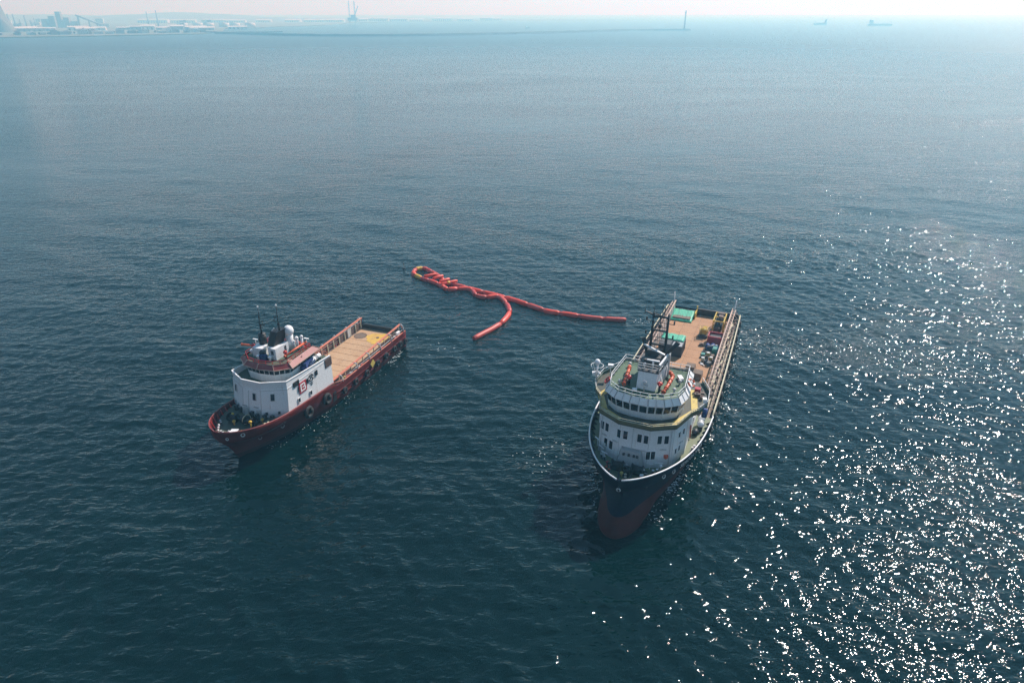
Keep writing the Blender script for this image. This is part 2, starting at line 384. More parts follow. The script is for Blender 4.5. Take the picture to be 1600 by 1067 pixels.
# ------------------------------------------------------------------ hull builder
class Hull:
    def __init__(self, **k): self.__dict__.update(k)
    def half(self, s, z):
        B = interp(self.B, z); s0 = interp(self.s0, z); S1 = interp(self.S, z); n = interp(self.n, z); m = interp(self.m, z)
        if s <= s0: return B
        if s >= S1: return 0.0
        return B * max(0.0, 1 - ((s - s0) / (S1 - s0)) ** n) ** m
    def cols(self, z):
        s0 = interp(self.s0, z); S1 = interp(self.S, z)
        a = [lerp(0, s0, i / 26) for i in range(26)]
        return a + [lerp(s0, S1, math.sin(math.pi / 2 * i / 30) ** .8) for i in range(31)]
    def ztop(self, s): return interp(self.sheer, s)
    def zdeck(self, s): return interp(self.deck, s)
    def mesh(self, name, mat, parent, rows=20, thick=.22):
        mb = MB(); grid = []
        for j in range(rows + 1):
            row = []
            ref = self.cols(self.ztop(10))
            N = len(ref)
            for i in range(N):
                s = ref[i]; z = 0
                for _ in range(6):
                    z = lerp(-2.2, self.ztop(s), j / rows)
                    s = self.cols(z)[i]
                row.append((s, self.half(s, z), z))
            grid.append(row)
        top = grid[-1]
        inner_top = [(s - (thick if i > N - 12 else 0) * 1.0, max(y - thick, 0.0), z) for i, (s, y, z) in enumerate(top)]
        inner_low = [(s, max(0, min(y, self.half(s, self.zdeck(s)) - thick)), self.zdeck(s) - .06) for (s, y, z) in inner_top]
        allrows = grid + [inner_top, inner_low]
        n = N
        vs = []
        for row in allrows:
            vs += [(s, y, z) for s, y, z in row] + [(s, -y, z) for s, y, z in row]
        fs = []
        for j in range(len(allrows) - 1):
            a, b = j * 2 * n, (j + 1) * 2 * n
            for i in range(n - 1):
                fs.append((a + i, b + i, b + i + 1, a + i + 1))
                fs.append((a + n + i, a + n + i + 1, b + n + i + 1, b + n + i))
        mb.add(vs, fs, True)
        tr = []
        for j in range(rows):
            a, b = j * 2 * n, (j + 1) * 2 * n
            tr.append((a, a + n, b + n, b))
        mb.f += [list(q) for q in tr]; mb.sm += [False] * len(tr); mb.mi += [0] * len(tr)
        return mb.build(name, mat, parent)
    def top_line(self, side, s_a, s_b, n=40, inset=.1, dz=.05):
        out = []
        for i in range(n + 1):
            s = lerp(s_a, s_b, i / n); z = self.ztop(s)
            out.append((s, side * max(self.half(s, z) - inset, 0), z + dz))
        return out
    def outline(self, s_a, s_b, z, inset, n=36):
        st = [lerp(s_a, s_b, math.sin(math.pi / 2 * i / n)) for i in range(n + 1)]
        st = [min(s, interp(self.S, z) - inset) for s in st]
        port = [(s, max(self.half(min(s + .7, interp(self.S, z)), z) - inset, 0.02) - .0005 * k) for k, s in enumerate(st)]
        return port + [(s, -y) for s, y in port[::-1]]
def deck_poly(name, mat, parent, poly, z, th=.08):
    # ordered aft->bow on port, back on starboard: reverse for an upward face
    return MB().prism(poly[::-1], z - th, z).build(name, mat, parent)

def rail(pts, h=1.0, step=1.6, r=.035, mids=(.5,), closed=False):
    """open railing: top rail, mid rails and posts along a 3-D polyline (deck-level points)"""
    mb = MB(); P = [Vector(p) for p in pts]
    if closed: P = P + [P[0]]
    for k in (1.0,) + tuple(mids):
        for a, b in zip(P[:-1], P[1:]): mb.bar(a + Vector((0, 0, h * k)), b + Vector((0, 0, h * k)), r * 2)
    for a, b in zip(P[:-1], P[1:]):
        n = max(1, round((b - a).length / step))
        for i in range(n + (0 if closed else 1)):
            q = a.lerp(b, i / n); mb.bar(q, q + Vector((0, 0, h)), r * 2)
    return mb

def window(parent, a, b, f, zc, w, h, frame='light_grey', rake=(0, 0, 1), name='window'):
    """framed pane standing just proud of the wall a->b (wall seen from outside runs left to right)"""
    a = Vector((a[0], a[1], 0)); b = Vector((b[0], b[1], 0)); d = (b - a).normalized(); nrm = Vector((d.y, -d.x, 0))
    c = a.lerp(b, f) + Vector((0, 0, zc)); up = Vector(rake).normalized(); nrm = d.cross(up).normalized()
    fr = MB(); t = .07
    def slab(mb, x0, x1, z0, z1, o0, o1):
        vs = [c + d * x + up * z + nrm * o for o in (o0, o1) for x, z in ((x0, z0), (x1, z0), (x1, z1), (x0, z1))]
        mb.add(vs, [(0, 1, 2, 3), (7, 6, 5, 4), (0, 4, 5, 1), (1, 5, 6, 2), (2, 6, 7, 3), (3, 7, 4, 0)])
    slab(fr, -w / 2 - t, -w / 2, -h / 2 - t, h / 2 + t, -.1, .15); slab(fr, w / 2, w / 2 + t, -h / 2 - t, h / 2 + t, -.1, .15)
    slab(fr, -w / 2, w / 2, h / 2, h / 2 + t, -.1, .15); slab(fr, -w / 2, w / 2, -h / 2 - t, -h / 2, -.1, .15)
    o = fr.build(name, frame, parent)
    pn = MB(); slab(pn, -w / 2, w / 2, -h / 2, h / 2, -.1, .11); pn.build('pane', 'glass_dark', o)
    return o
def outward(poly):
    """edges of a port-first polygon as (left, right) seen from outside"""
    n = len(poly); A = sum(poly[i][0] * poly[(i + 1) % n][1] - poly[(i + 1) % n][0] * poly[i][1] for i in range(n))
    return poly if A > 0 else poly[::-1]
def ring3(poly, z): return [(x, y, z) for x, y in poly]

def bridge_windows(parent, lowr, highr, edges, count, inset=.10):
    """leaning wheelhouse panes between a sill ring and a head ring"""
    n = len(lowr)
    for e in edges:
        a0, a1, b0, b1 = Vector(lowr[e]), Vector(lowr[(e + 1) % n]), Vector(highr[e]), Vector(highr[(e + 1) % n])
        m = count[e] if isinstance(count, dict) else count
        for k in range(m):
            u0, u1 = (k + inset) / m, (k + 1 - inset) / m
            q = [a0.lerp(a1, u0), a0.lerp(a1, u1), b0.lerp(b1, u1), b0.lerp(b1, u0)]
            nr = (q[1] - q[0]).cross(q[3] - q[0]).normalized()
            vs = [p + nr * .05 for p in q] + [p - nr * .05 for p in q]
            MB().add(vs, [(0, 1, 2, 3), (7, 6, 5, 4), (0, 4, 5, 1), (1, 5, 6, 2), (2, 6, 7, 3), (3, 7, 4, 0)]).build('window', 'glass_dark', parent)

def bollard_pair(parent, s, t, z, top, rz=0, sc=1.0):
    mb = MB(); mb.box((0, 0, .06 * sc), (1.5 * sc, .6 * sc, .12 * sc))
    for k in (-1, 1): mb.cyl((k * .45 * sc, 0, .1 * sc), (k * .45 * sc, 0, .8 * sc), .2 * sc, n=9)
    o = mb.build('bollard', 'dark_grey', parent, (s, t, z)); o.rotation_euler = (0, 0, rz)
    c = MB()
    for k in (-1, 1): c.cyl((k * .45 * sc, 0, .8 * sc), (k * .45 * sc, 0, .88 * sc), .27 * sc, n=9)
    c.build('bollard_cap', top, o)
    return o
def vent(parent, s, t, z, h, r, mat='white'):
    mb = MB(); mb.cyl((0, 0, 0), (0, 0, h * .7), r * .5, n=8); mb.ball((0, 0, h * .7), (r, r, h * .3), 10, 4, -.3)
    return mb.build('vent', mat, parent, (s, t, z))
def sat_dome(parent, s, t, z, r, stalk):
    mb = MB(); mb.ball((0, 0, stalk + r * 1.05), (r, r, r * 1.12), 14, 9, -.75); o = mb.build('satellite_dome', 'white_clean', parent, (s, t, z))
    MB().cyl((0, 0, 0), (0, 0, stalk + .3 * r), r * .55, r * .75, 10).build('pedestal', 'white', o)
    return o
def text_mesh(txt, size):
    cu = bpy.data.curves.new('t', 'FONT'); cu.body = txt; cu.size = size; cu.resolution_u = 2; cu.extrude = 0.0
    ob = bpy.data.objects.new('t', cu); COL.objects.link(ob)
    dg = bpy.context.evaluated_depsgraph_get(); me = bpy.data.meshes.new_from_object(ob.evaluated_get(dg))
    bpy.data.objects.remove(ob); v = [tuple(x.co) for x in me.vertices]; f = [list(p.vertices) for p in me.polygons]
    bpy.data.meshes.remove(me); return v, f
def hull_text(h, txt, size, s_start, z_base, mat, parent, name, slope=0.0, side=1, off=.035):
    v, f = text_mesh(txt, size); out = []
    for x, y, _ in v:
        s = s_start - x; z = z_base + y + slope * x
        out.append((s, side * (h.half(s, z) + off), z))
    if side < 0: f = [q[::-1] for q in f]
    return MB().add(out, f).build(name, mat, parent)

# ------------------------------------------------------------------ blue ship on the right
HB = Hull(B=[(-2.2, 8.6), (0, 9.0), (3, 9.2), (4.5, 9.4), (6.2, 9.8), (8.7, 9.9)], s0=[(-2.2, 36), (0, 40), (3, 43), (4.5, 45), (6.2, 50.5), (8.7, 51)],
          S=[(-2.2, 80), (0, 81.6), (1.0, 81.4), (2.0, 80.6), (2.7, 79.2), (3.2, 76.8), (3.9, 75.6), (4.9, 76.4), (6.2, 78.7), (8.7, 79.3)],
          n=[(-2.2, 1.55), (0, 1.6), (3, 2.0), (4.5, 2.15), (6.2, 2.72), (8.7, 2.8)], m=[(-2.2, .78), (0, .8), (2, .84), (3, .88), (4.5, .84), (6.2, .73), (8.7, .72)],
          sheer=[(0, 4.5), (46, 4.6), (50, 5.2), (54, 7.1), (62, 7.6), (70, 8.1), (79, 8.8)], deck=[(0, 3.2), (52.6, 3.2), (52.7, 6.4), (80, 6.4)])
_h = HB.half
def _bulb(s, z):
    S1 = interp(HB.S, z)
    if s < 60 or s >= S1 or z > 3.3: return 0.0
    return 4.3 * math.sqrt(max(0, 1 - (max(z, 0) / 3.3) ** 2)) * math.sqrt(max(0, 1 - ((s - 60) / (S1 - 60)) ** 4))
HB.half = lambda s, z: max(_h(s, z) * (1 - .075 * (max(0, 40 - s) / 40) ** 1.5), _bulb(s, z))
ship = empty('supply_ship', (*FB.O, 0), FB.rz, 'dark blue offshore supply ship with white bridge block and cargo on its wooden deck', 'ship', None)
def P(mb, name, mat, loc=None): return mb.build(name, mat, ship, loc)
ORDN = ('first', 'second', 'third', 'fourth', 'fifth', 'sixth', 'seventh', 'eighth', 'ninth', 'tenth', 'eleventh', 'twelfth')
def PE(mb, name, mat): mb.build_each(name, mat, ship)
HB.mesh('hull', 'navy_hull', ship)
cap = MB()
for sd in (1, -1):
    cap.tube(HB.top_line(sd, 50, 79.15, 44), .13, 6)
PE(cap, 'bow_cap_rail', 'white')
cap = MB()
for sd in (1, -1):
    cap.tube(HB.top_line(sd, .1, 50, 12), .14, 6)
PE(cap, 'side_cap_rail', 'cream_rail')
# bulwark stays inside the bow
mb = MB()
for sd in (1, -1):
    for s in np.arange(55, 77, 1.5):
        y = HB.half(s, HB.ztop(s)) - .25
        yb = HB.half(s, 6.4) - .25
        if y > 1 and yb > .8: mb.add([(s - .04, sd * yb, 6.4), (s - .04, sd * (yb - .7), 6.4), (s - .04, sd * y, HB.ztop(s) - .2), (s + .04, sd * yb, 6.4), (s + .04, sd * (yb - .7), 6.4), (s + .04, sd * y, HB.ztop(s) - .2)],
                         [(0, 1, 2), (5, 4, 3), (0, 3, 4, 1), (1, 4, 5, 2)])
PE(mb, 'bulwark_stay', 'dark_grey')
# rubbing strakes along the side
mb = MB()
for sd in (1, -1):
    for z in (2.9, 4.0):
        mb.tube([(s, sd * (HB.half(s, z) + .02), z) for s in np.linspace(.2, 52, 24)], .16, 6)
PE(mb, 'rubbing_strake', 'rust_side')
mb = MB()
for s in np.arange(1, 52, 2.6):
    y = HB.half(s, 3.5); mb.box((s, y + .04, 3.45), (.22, .2, 1.0))
PE(mb, 'hull_rib', 'rust_side')
# decks
deck_poly('main_deck', 'rust_side', ship, [(0.1, 8.2), (30, 8.7), (53, 8.8), (53, -8.8), (30, -8.7), (0.1, -8.2)], 3.2, .2)
deck_poly('foredeck', 'olive_deck', ship, HB.outline(52.8, 79.0, 6.4, .25), 6.4, .2)
P(MB().box((52.85, 0, 4.75), (.12, 17.4, 3.2)), 'foredeck_bulkhead', 'white')
for sd in (1, -1):
    P(MB().box((26, sd * 7.65, 3.23), (51, 1.35, .05)), 'side_passage', 'cream_rail')
protos = None
for i in range(13):
    for j in range(4):
        if protos is None:
            protos = MB().box((0, 0, .03), (3.93, 3.23, .07)).build('deck_panel', 'wood', ship); pl = protos
        else: pl = copy_part(protos, ship)
        pl.location = (2.4 + 4.0 * i - (.35 if j % 2 else 0), -4.93 + 3.29 * j, 3.2 + rng.uniform(-.008, .008))
# cargo rails
for sd in (1, -1):
    y0, y1 = 6.75 * sd, 7.45 * sd
    mb = MB(); mb.tube([(.8, y0, 6.25), (14, y0, 6.2), (30, y0 * 1.02, 6.15), (49, y0 * 1.05, 6.15)], .15, 7)
    mb.tube([(.8, y1, 6.0), (30, y1 * 1.02, 5.95), (49, y1 * 1.05, 5.95)], .09, 6)
    for k in range(60):
        s = 1 + k * .8
        f = 1 + .05 * s / 49
        mb.bar((s, y0 * f, 6.2), (s + (.4 if k % 2 else -.4), y1 * f, 5.97), .09)
    P(mb, 'cargo_rail', 'pink_rail')
    mb = MB()
    for s in np.arange(1.2, 49, 2.4):
        f = 1 + .05 * s / 49
        mb.bar((s, y0 * f, 3.2), (s, y0 * f, 6.2), .22); mb.bar((s, y1 * f, 5.95), (s, sd * (HB.half(s, 4.4) - .25), 4.6), .1)
    PE(mb, 'rail_post', 'pink_rail')
    mb = MB()
    for a in np.arange(1.2, 48, 2.4):
        if sd < 0 or int(a) % 3: mb.box((a + 1.2, y0 * (1 + .05 * a / 49), 4.2 if sd > 0 else 4.6), (2.1, .06, 1.9 if sd > 0 else 2.7))
    PE(mb, 'rail_plating', 'light_grey' if sd < 0 else 'rust_side')
    P(MB().cyl((.6, 7.0 * sd, 3.2), (.2, 7.3 * sd, 8.2), .11, n=7), 'stern_post', 'white')
    mb = MB()   # pipes and gear in the side passage
    for k in range(26):
        s = 2 + k * 1.85 + rng.uniform(-.4, .4)
        mb.box((s, sd * rng.uniform(7.4, 7.9), 3.5), (rng.uniform(.3, 1.1), .4, rng.uniform(.4, 1.0)))
    mb.tube([(2, sd * 8.0, 3.6), (50, sd * 8.2, 3.6)], .12, 6)
    PE(mb, 'passage_gear', 'brown_panel')
# stern wall
P(MB().box((.38, 3.3, 4.05), (.5, 9.6, 1.6)), 'stern_wall', 'black')
P(MB().box((.3, -4.9, 3.7), (.4, 6.6, .9)), 'stern_wall', 'dark_grey')
mb = MB(); mb.box((2.1, -1.45, 4.0), (3.0, .25, 1.5)); mb.cyl((.7, -1.45, 3.2), (.7, -1.45, 5.6), .15, n=8); P(mb, 'gate_cheek', 'machine_yellow')

# superstructure block
HP = [(53.2, 7.0), (65.2, 7.0), (69.6, 5.7), (71.4, 2.3), (71.4, -2.3), (69.6, -5.9), (65.2, -7.0), (53.2, -7.0)]
HPt = [(53.2, 7.0), (65.2, 7.0), (69.0, 5.7), (70.6, 2.3), (70.6, -2.3), (69.0, -5.9), (65.2, -7.0), (53.2, -7.0)]
P(MB().loft([ring3(HP[::-1], 6.4), ring3(HPt[::-1], 13.1)]), 'superstructure', 'white')
mb = MB()          # plate seams and a rusty drip edge under the bridge deck
mb.loft([ring3(offset_poly(HPt, 1.006)[::-1], 12.82), ring3(offset_poly(HPt, 1.006)[::-1], 12.92)])
P(mb, 'drip_edge', 'pink_rail')
mb = MB()
for a, b in ((HP[2], HPt[2]), (HP[3], HPt[3]), (HP[4], HPt[4]), (HP[5], HPt[5]), (HP[1], HPt[1])):
    mb.bar((*a, 6.5), (*b, 12.8), .07)
PE(mb, 'plate_seam', 'light_grey')
def between(k, zc):
    a = [lerp(HP[i][c], HPt[i][c], (zc - 6.4) / 6.7) for i in (k, k + 1) for c in (0, 1)]
    return (a[0], a[1]), (a[2], a[3])
def win(k, f, zc, w=.66, h=1.35):
    a, b = between(k, zc); rk = [(HPt[k][c] + HPt[k + 1][c] - HP[k][c] - HP[k + 1][c]) / 2 for c in (0, 1)]
    window(ship, b, a, 1 - f, zc, w, h, 'white_clean', (rk[0], rk[1], 6.7))
# front, upper row (port to starboard) then lower row
for k, f in ((2, .30), (2, .58), (3, .10), (3, .32), (3, .80), (4, .02), (4, .62), (4, .86)): win(k, f, 11.2)
for k, f in ((2, .78), (2, .98), (4, .35), (4, .62)): win(k, f, 8.6)
for k, f, zc in ((1, .30, 11.3), (1, .62, 11.3), (1, .52, 8.7), (1, .78, 8.7), (0, .35, 11.3), (0, .6, 11.3), (0, .4, 8.7)): win(k, f, zc, .55, 1.0)
for k, f, zc in ((5, .3, 11.3), (5, .6, 11.3), (6, .3, 11.3), (6, .6, 11.3), (6, .3, 8.7)): win(k, f, zc, .55, 1.0)
for k, f, zc in ((2, .40, 9.6), (3, .12, 9.3), (4, .15, 9.7), (4, .7, 9.8), (1, .45, 9.7)):     # lamp brackets on the wall
    a, b = between(k, zc); q = Vector((*a, zc)).lerp(Vector((*b, zc)), f); d = Vector((b[0] - a[0], b[1] - a[1], 0)).normalized(); nr = Vector((-d.y, d.x, 0))
    if nr.x < 0 and k in (2, 3, 4): nr = -nr
    mb = MB(); mb.bar(q - d * .5 + nr * .25, q + d * .5 + nr * .25, .12, .16); mb.bar(q, q + nr * .3, .1); PE(mb, 'lamp_bracket', 'light_grey')
P(MB().box((69.9, 4.9, 8.3), (.5, .55, .6), -.5), 'fire_hose_box', 'orange_red')
# breakwater trunk in front of the block, dark with machinery in its shade
P(MB().loft([ring3([(73.2, 1.7), (71.2, 2.1), (71.2, -2.5), (73.2, -2.1)], 6.4), ring3([(72.0, 1.2), (71.0, 1.4), (71.0, -1.8), (72.0, -1.5)], 9.2)]), 'winch_house', 'grey')
mb = MB()
for y in (-1.1, -.3, .5, 1.0): mb.box((72.35, y, 8.7), (.35, .35, .3))
PE(mb, 'control_box', 'dark_grey')

# bridge deck with wings
BD = [(53.5, 7.2), (57.0, 8.9), (61.0, 9.2), (63.4, 8.3), (65.0, 7.3), (69.2, 6.0), (71.3, 2.5), (71.3, -2.5), (69.2, -6.2), (65.0, -7.3), (63.4, -8.5), (61.0, -9.4), (57.0, -9.1), (53.5, -7.2)]
P(MB().prism(BD[::-1], 13.1, 13.3), 'bridge_deck', 'dark_deck')
fr = BD[3:11]
mb = MB()
for a, b in zip(fr[:-1], fr[1:]): mb.bar((*a, 13.6), (*b, 13.6), .08, .6)
PE(mb, 'bridge_front_screen', 'olive_yellow')
mb = MB()
for a, b in zip(fr[:-1], fr[1:]): mb.bar((*a, 14.25), (*b, 14.25), .09, .07); mb.bar((*a, 13.93), (*b, 13.93), .12, .07)
for a, b in zip(fr[:-1], fr[1:]):
    for k in range(4): q = Vector((*a, 13.9)).lerp(Vector((*b, 13.9)), k / 4); mb.bar(q, q + Vector((0, 0, .33)), .06)
P(mb, 'screen_cap', 'cream_rail')
P(rail([(*p, 13.3) for p in BD[:4]], 1.05, 1.4, .035), 'railing', 'white'); P(rail([(*p, 13.3) for p in BD[10:]], 1.05, 1.4, .035), 'railing', 'white')
mb = MB()
for a, b in ((BD[0], BD[1]), (BD[1], BD[2]), (BD[2], BD[3])): mb.bar((*a, 13.6), (*b, 13.6), .05, .6)
for a, b in ((BD[10], BD[11]), (BD[11], BD[12]), (BD[12], BD[13])): mb.bar((*a, 13.6), (*b, 13.6), .05, .6)
PE(mb, 'wing_screen', 'green_deck')
for path in ([(70.2, 2.6), (68.3, 5.3), (63.3, 7.6), (56.6, 6.3)], [(70.2, -2.6), (68.3, -5.6), (64.0, -7.5), (61.5, -6.6)]):
    mb = MB()
    for a, b in zip(path[:-1], path[1:]): mb.bar((*a, 13.34), (*b, 13.34), 1.0, .05)
    P(mb, 'yellow_walkway', 'yellow')
# wing brackets below the overhang
mb = MB()
for sd in (1, -1):
    for s in (58, 61): mb.bar((s, sd * 6.9, 11.4), (s, sd * 8.8, 13.1), .25)
PE(mb, 'wing_bracket', 'white')

# wheelhouse
WB = [(56.5, 5.6), (64.0, 6.1), (66.5, 5.5), (68.1, 3.5), (68.8, 1.2), (68.8, -1.5), (68.3, -3.9), (66.8, -5.7), (64.0, -6.2), (56.5, -5.7)]
def wr(k, z): return ring3(outward(offset_poly(WB, k)), z)
low, sill, head, eave, cope = wr(.95, 13.3), wr(.975, 14.4), wr(1.015, 15.75), wr(1.07, 15.9), wr(.965, 17.0)
P(MB().loft([low, sill, head]), 'wheelhouse', 'white')
ne = len(sill)
order = [(e, (sill[e], sill[(e + 1) % ne])) for e in range(ne)]
cnt = {e: max(1, round(math.hypot(sill[(e + 1) % ne][0] - sill[e][0], sill[(e + 1) % ne][1] - sill[e][1]) / 1.35)) for e in range(ne)}
low_in = [tuple(Vector(sill[i]).lerp(Vector(head[i]), .08)) for i in range(ne)]; hi_in = [tuple(Vector(sill[i]).lerp(Vector(head[i]), .93)) for i in range(ne)]
bridge_windows(ship, low_in, hi_in, range(ne), cnt)
P(MB().loft([eave, cope], True, False), 'roof_brim', 'white_clean')
P(MB().loft([wr(.96, 16.5), wr(.96, 16.7)]), 'bridge_roof', 'green_deck')
mb = MB()
for e in range(ne):
    m = max(1, cnt[e])
    for k in range(m + 1):
        f = k / m
        a = Vector(eave[e]).lerp(Vector(eave[(e + 1) % ne]), f); b = Vector(cope[e]).lerp(Vector(cope[(e + 1) % ne]), f)
        mb.bar(a + Vector((0, 0, .05)), b + Vector((0, 0, .05)), .09)
PE(mb, 'brim_rib', 'light_grey')
P(rail([Vector(p) + Vector((0, 0, -.2)) for p in wr(.945, 16.9)], 1.15, 1.5, .035, (.5,), True), 'roof_railing', 'white')

# mast house, platform, exhausts and mast
T0 = [(59.2, 2.3), (65.5, 1.5), (65.5, -1.5), (59.2, -2.3)]; T1 = [(59.0, 2.0), (64.7, 1.5), (64.7, -1.5), (59.0, -2.0)]
P(MB().loft([ring3(T0[::-1], 16.7), ring3(T1[::-1], 19.4)]), 'mast_house', 'white')
P(MB().prism([(58.6, 2.3), (64.8, 1.7), (64.8, -1.7), (58.6, -2.3)][::-1], 19.4, 19.5), 'mast_platform', 'dark_grey')
mb = rail([(64.7, -1.65, 19.5), (64.7, 1.65, 19.5), (58.7, 2.25, 19.5)], 1.3, 1.1, .045, (.35, .68)); P(mb, 'platform_railing', 'light_grey')
mb = MB(); mb.bar((64.7, 1.65, 20.9), (58.7, 2.25, 20.9), .28, .2); P(mb, 'platform_beam', 'white')
mb = MB(); mb.box((61.5, 0, 20.0), (2.6, 2.4, 1.0)); mb.box((60.2, -.3, 20.8), (1.4, 2.0, .8)); P(mb, 'engine_casing', 'dark_grey')
mb = MB(); mb.tube([(60.3, -1.2, 19.5), (60.2, -1.45, 21.0), (60.0, -1.9, 22.3), (59.9, -2.2, 22.9)], [.28, .28, .36, .42], 9); P(mb, 'exhaust_pipe', 'black')
mb = MB(); mb.tube([(60.3, 1.3, 19.5), (60.2, 1.8, 20.9), (60.0, 2.9, 22.3), (59.8, 3.4, 23.0)], [.28, .28, .36, .42], 9); P(mb, 'exhaust_pipe', 'black')
P(MB().bar((60.4, -1.9, 22.0), (61.2, 1.7, 21.1), .3, .2), 'exhaust_strut', 'white')
mb = MB()
for y in (-1.2, 1.2):
    mb.tube([(58.6, y, 19.4), (58.1, y, 26.7)], [.24, .17], 7)
for z in (21.3, 23.8, 26.2): mb.bar((58.25, -1.2, z), (58.25, 1.2, z), .28)
for z in (19.9, 20.6, 22.0, 22.6, 24.4, 25.2): mb.bar((58.25, -1.2, z), (58.25, 1.2, z), .08)
for z0, z1 in ((19.5, 21.3), (21.3, 23.8), (23.8, 26.2)): mb.bar((58.3, -1.2, z0), (58.3, 1.2, z1), .06)
mb.bar((58.3, 0, 23.8), (58.3, 0, 26.2), .12); mb.box((58.3, 0, 24.6), (.5, .5, .5))
for y, z in ((-1.2, 22.9), (-1.2, 25.3), (1.2, 22.7), (1.2, 25.2)):
    e = y + (1.0 if y > 0 else -1.0); mb.bar((58.3, y, z), (58.3, e, z), .1); mb.box((58.3, e, z + .3), (.22, .22, .6))
mb.bar((58.2, -2.6, 26.8), (58.2, -1.2, 26.4), .16); mb.bar((58.2, -1.2, 26.6), (58.2, .6, 26.3), .14)
for y, h in ((-2.6, .9), (-1.2, 1.1), (.2, 1.7), (.55, 1.3), (1.2, .4)): mb.bar((58.2, y, 26.3), (58.2, y, 26.6 + h), .1)
P(mb, 'mast', 'black')
mb = MB(); mb.box((63.4, .4, 20.9), (.25, 2.0, .18)); mb.cyl((63.4, .4, 19.5), (63.4, .4, 20.8), .16, n=8); P(mb, 'radar_scanner', 'white_clean')
mb = MB(); mb.cyl((63.9, -.8, 19.5), (63.9, -.8, 20.2), .1, n=6); mb.ball((63.9, -.8, 20.3), .28, 8, 5); P(mb, 'antenna', 'white_clean')
mb = MB(); mb.tube([(62.2, 2.1, 16.7), (61.5, 2.3, 19.4)], .14, 6); mb.bar((60.2, 2.35, 16.8), (60.2, 2.3, 20.9), .3); P(mb, 'vent_pipe', 'light_grey')
mb = MB()   # searchlight in front of the mast house
mb.cyl((66.2, -.1, 16.7), (66.2, -.1, 18.2), .12, n=6); mb.box((66.2, -.1, 17.8), (.4, 1.1, .12)); mb.ball((66.3, -.1, 18.4), (.35, .35, .3), 9, 5); P(mb, 'searchlight', 'light_grey')
P(MB().box((66.5, -1.5, 16.95), (.5, .7, .3), .4), 'roof_locker', 'white_clean')
# fire monitors: a stand, a long barrel with flanges, an elbow
for pts, post in (([(66.2, 2.9, 17.25), (63.4, 3.15, 17.3), (60.9, 3.3, 17.35), (60.1, 2.9, 17.5), (59.9, 2.3, 17.6)], (65.3, 2.1)),
                  ([(66.3, -3.3, 17.4), (64.0, -3.5, 17.5), (61.6, -3.7, 17.6), (60.4, -3.9, 17.6)], (65.0, -2.8))):
    mb = MB(); mb.tube(pts, .27, 8)
    for a, b in zip(pts[:-1], pts[1:]):
        q = Vector(a).lerp(Vector(b), .5); d = (Vector(b) - Vector(a)).normalized()
        mb.cyl(q - d * .1, q + d * .1, .36, n=9); mb.cyl(Vector(a), Vector(a) + d * .16, .36, n=9)
    mon = P(mb, 'fire_monitor', 'orange_red')
    b2 = MB(); b2.cyl((post[0], post[1], 16.7), (post[0], post[1], 17.9), .2, n=8); b2.bar((post[0], post[1], 17.3), pts[0], .2); b2.build('monitor_stand', 'black', mon)
    b3 = MB(); b3.ball((post[0], post[1], 18.1), (.45, .45, .35), 9, 6); b3.cyl((post[0] + .3, post[1], 18.1), (post[0] + 1.0, post[1] + .1, 18.3), .14, n=7); b3.build('monitor_head', 'monitor_red', mon)
for s, t in ((65.4, -4.2), (61.8, 4.6), (59.0, -4.2), (64.8, 4.3)):
    vent(ship, s, t, 16.7, .9, .3, 'light_grey')
P(MB().box((60.2, 4.4, 17.0), (1.3, .7, .5), .5), 'roof_locker', 'white_clean')
# stair frames behind the wheelhouse roof
for sd in (1, -1):
    mb = MB(); mb.bar((57.2, sd * 4.4, 16.7), (54.0, sd * 4.8, 13.3), .12, .4); mb.bar((57.2, sd * 5.2, 17.5), (54.0, sd * 5.6, 14.2), .07); mb.bar((57.2, sd * 4.4, 17.5), (54.0, sd * 4.8, 14.2), .07)
    P(mb, 'stair', 'white')
mb = MB()
for t in (-4.6, -3.6): mb.bar((53.4, t, 13.3), (49.8, t, 3.3), .1, .3)
for k in range(9): mb.box((53.2 - .4 * k, -4.1, 12.6 - 1.1 * k), (.3, 1.0, .05))
mb.bar((53.4, -3.5, 14.3), (49.8, -3.5, 4.3), .07); mb.bar((53.4, -4.7, 14.3), (49.8, -4.7, 4.3), .07)
P(mb, 'stair', 'white')
# satellite dome on its lattice basket over the starboard wing
mb = MB()
base = Vector((60.6, -9.3, 13.3))
for k in range(6):
    a = k * math.pi / 3; mb.bar(base + Vector((.45 * math.cos(a), .45 * math.sin(a), 2.1)), base + Vector((1.05 * math.cos(a), 1.05 * math.sin(a), 3.4)), .07)
mb.torus(base + Vector((0, 0, 3.4)), (0, 0, 1), 1.05, .05, 14, 5); mb.torus(base + Vector((0, 0, 2.1)), (0, 0, 1), .45, .06, 10, 5)
mb.cyl(base, base + Vector((0, 0, 3.6)), .12, n=8); mb.box(base + Vector((.3, -.3, 2.1)), (.45, .4, .3)); mb.box(base + Vector((.3, .5, 2.1)), (.45, .4, .3))
bk = P(mb, 'dome_basket', 'white')
mb = MB(); mb.ball(base + Vector((0, 0, 4.0)), (.5, .5, .55), 14, 9, -.75); mb.build('satellite_dome', 'white_clean', bk)
mb = MB(); mb.cyl((60.0, -9.3, 13.3), (60.0, -9.7, 14.6), .08, n=6); mb.box((59.8, -9.9, 14.7), (.7, .8, .4), .4); P(mb, 'wing_floodlight', 'white_clean')
mb = MB(); mb.cyl((58.2, -7.6, 13.3), (58.2, -7.6, 15.9), .07, n=6); mb.box((58.2, -7.6, 15.9), (.6, .9, .35), .2); P(mb, 'wing_floodlight', 'white_clean')
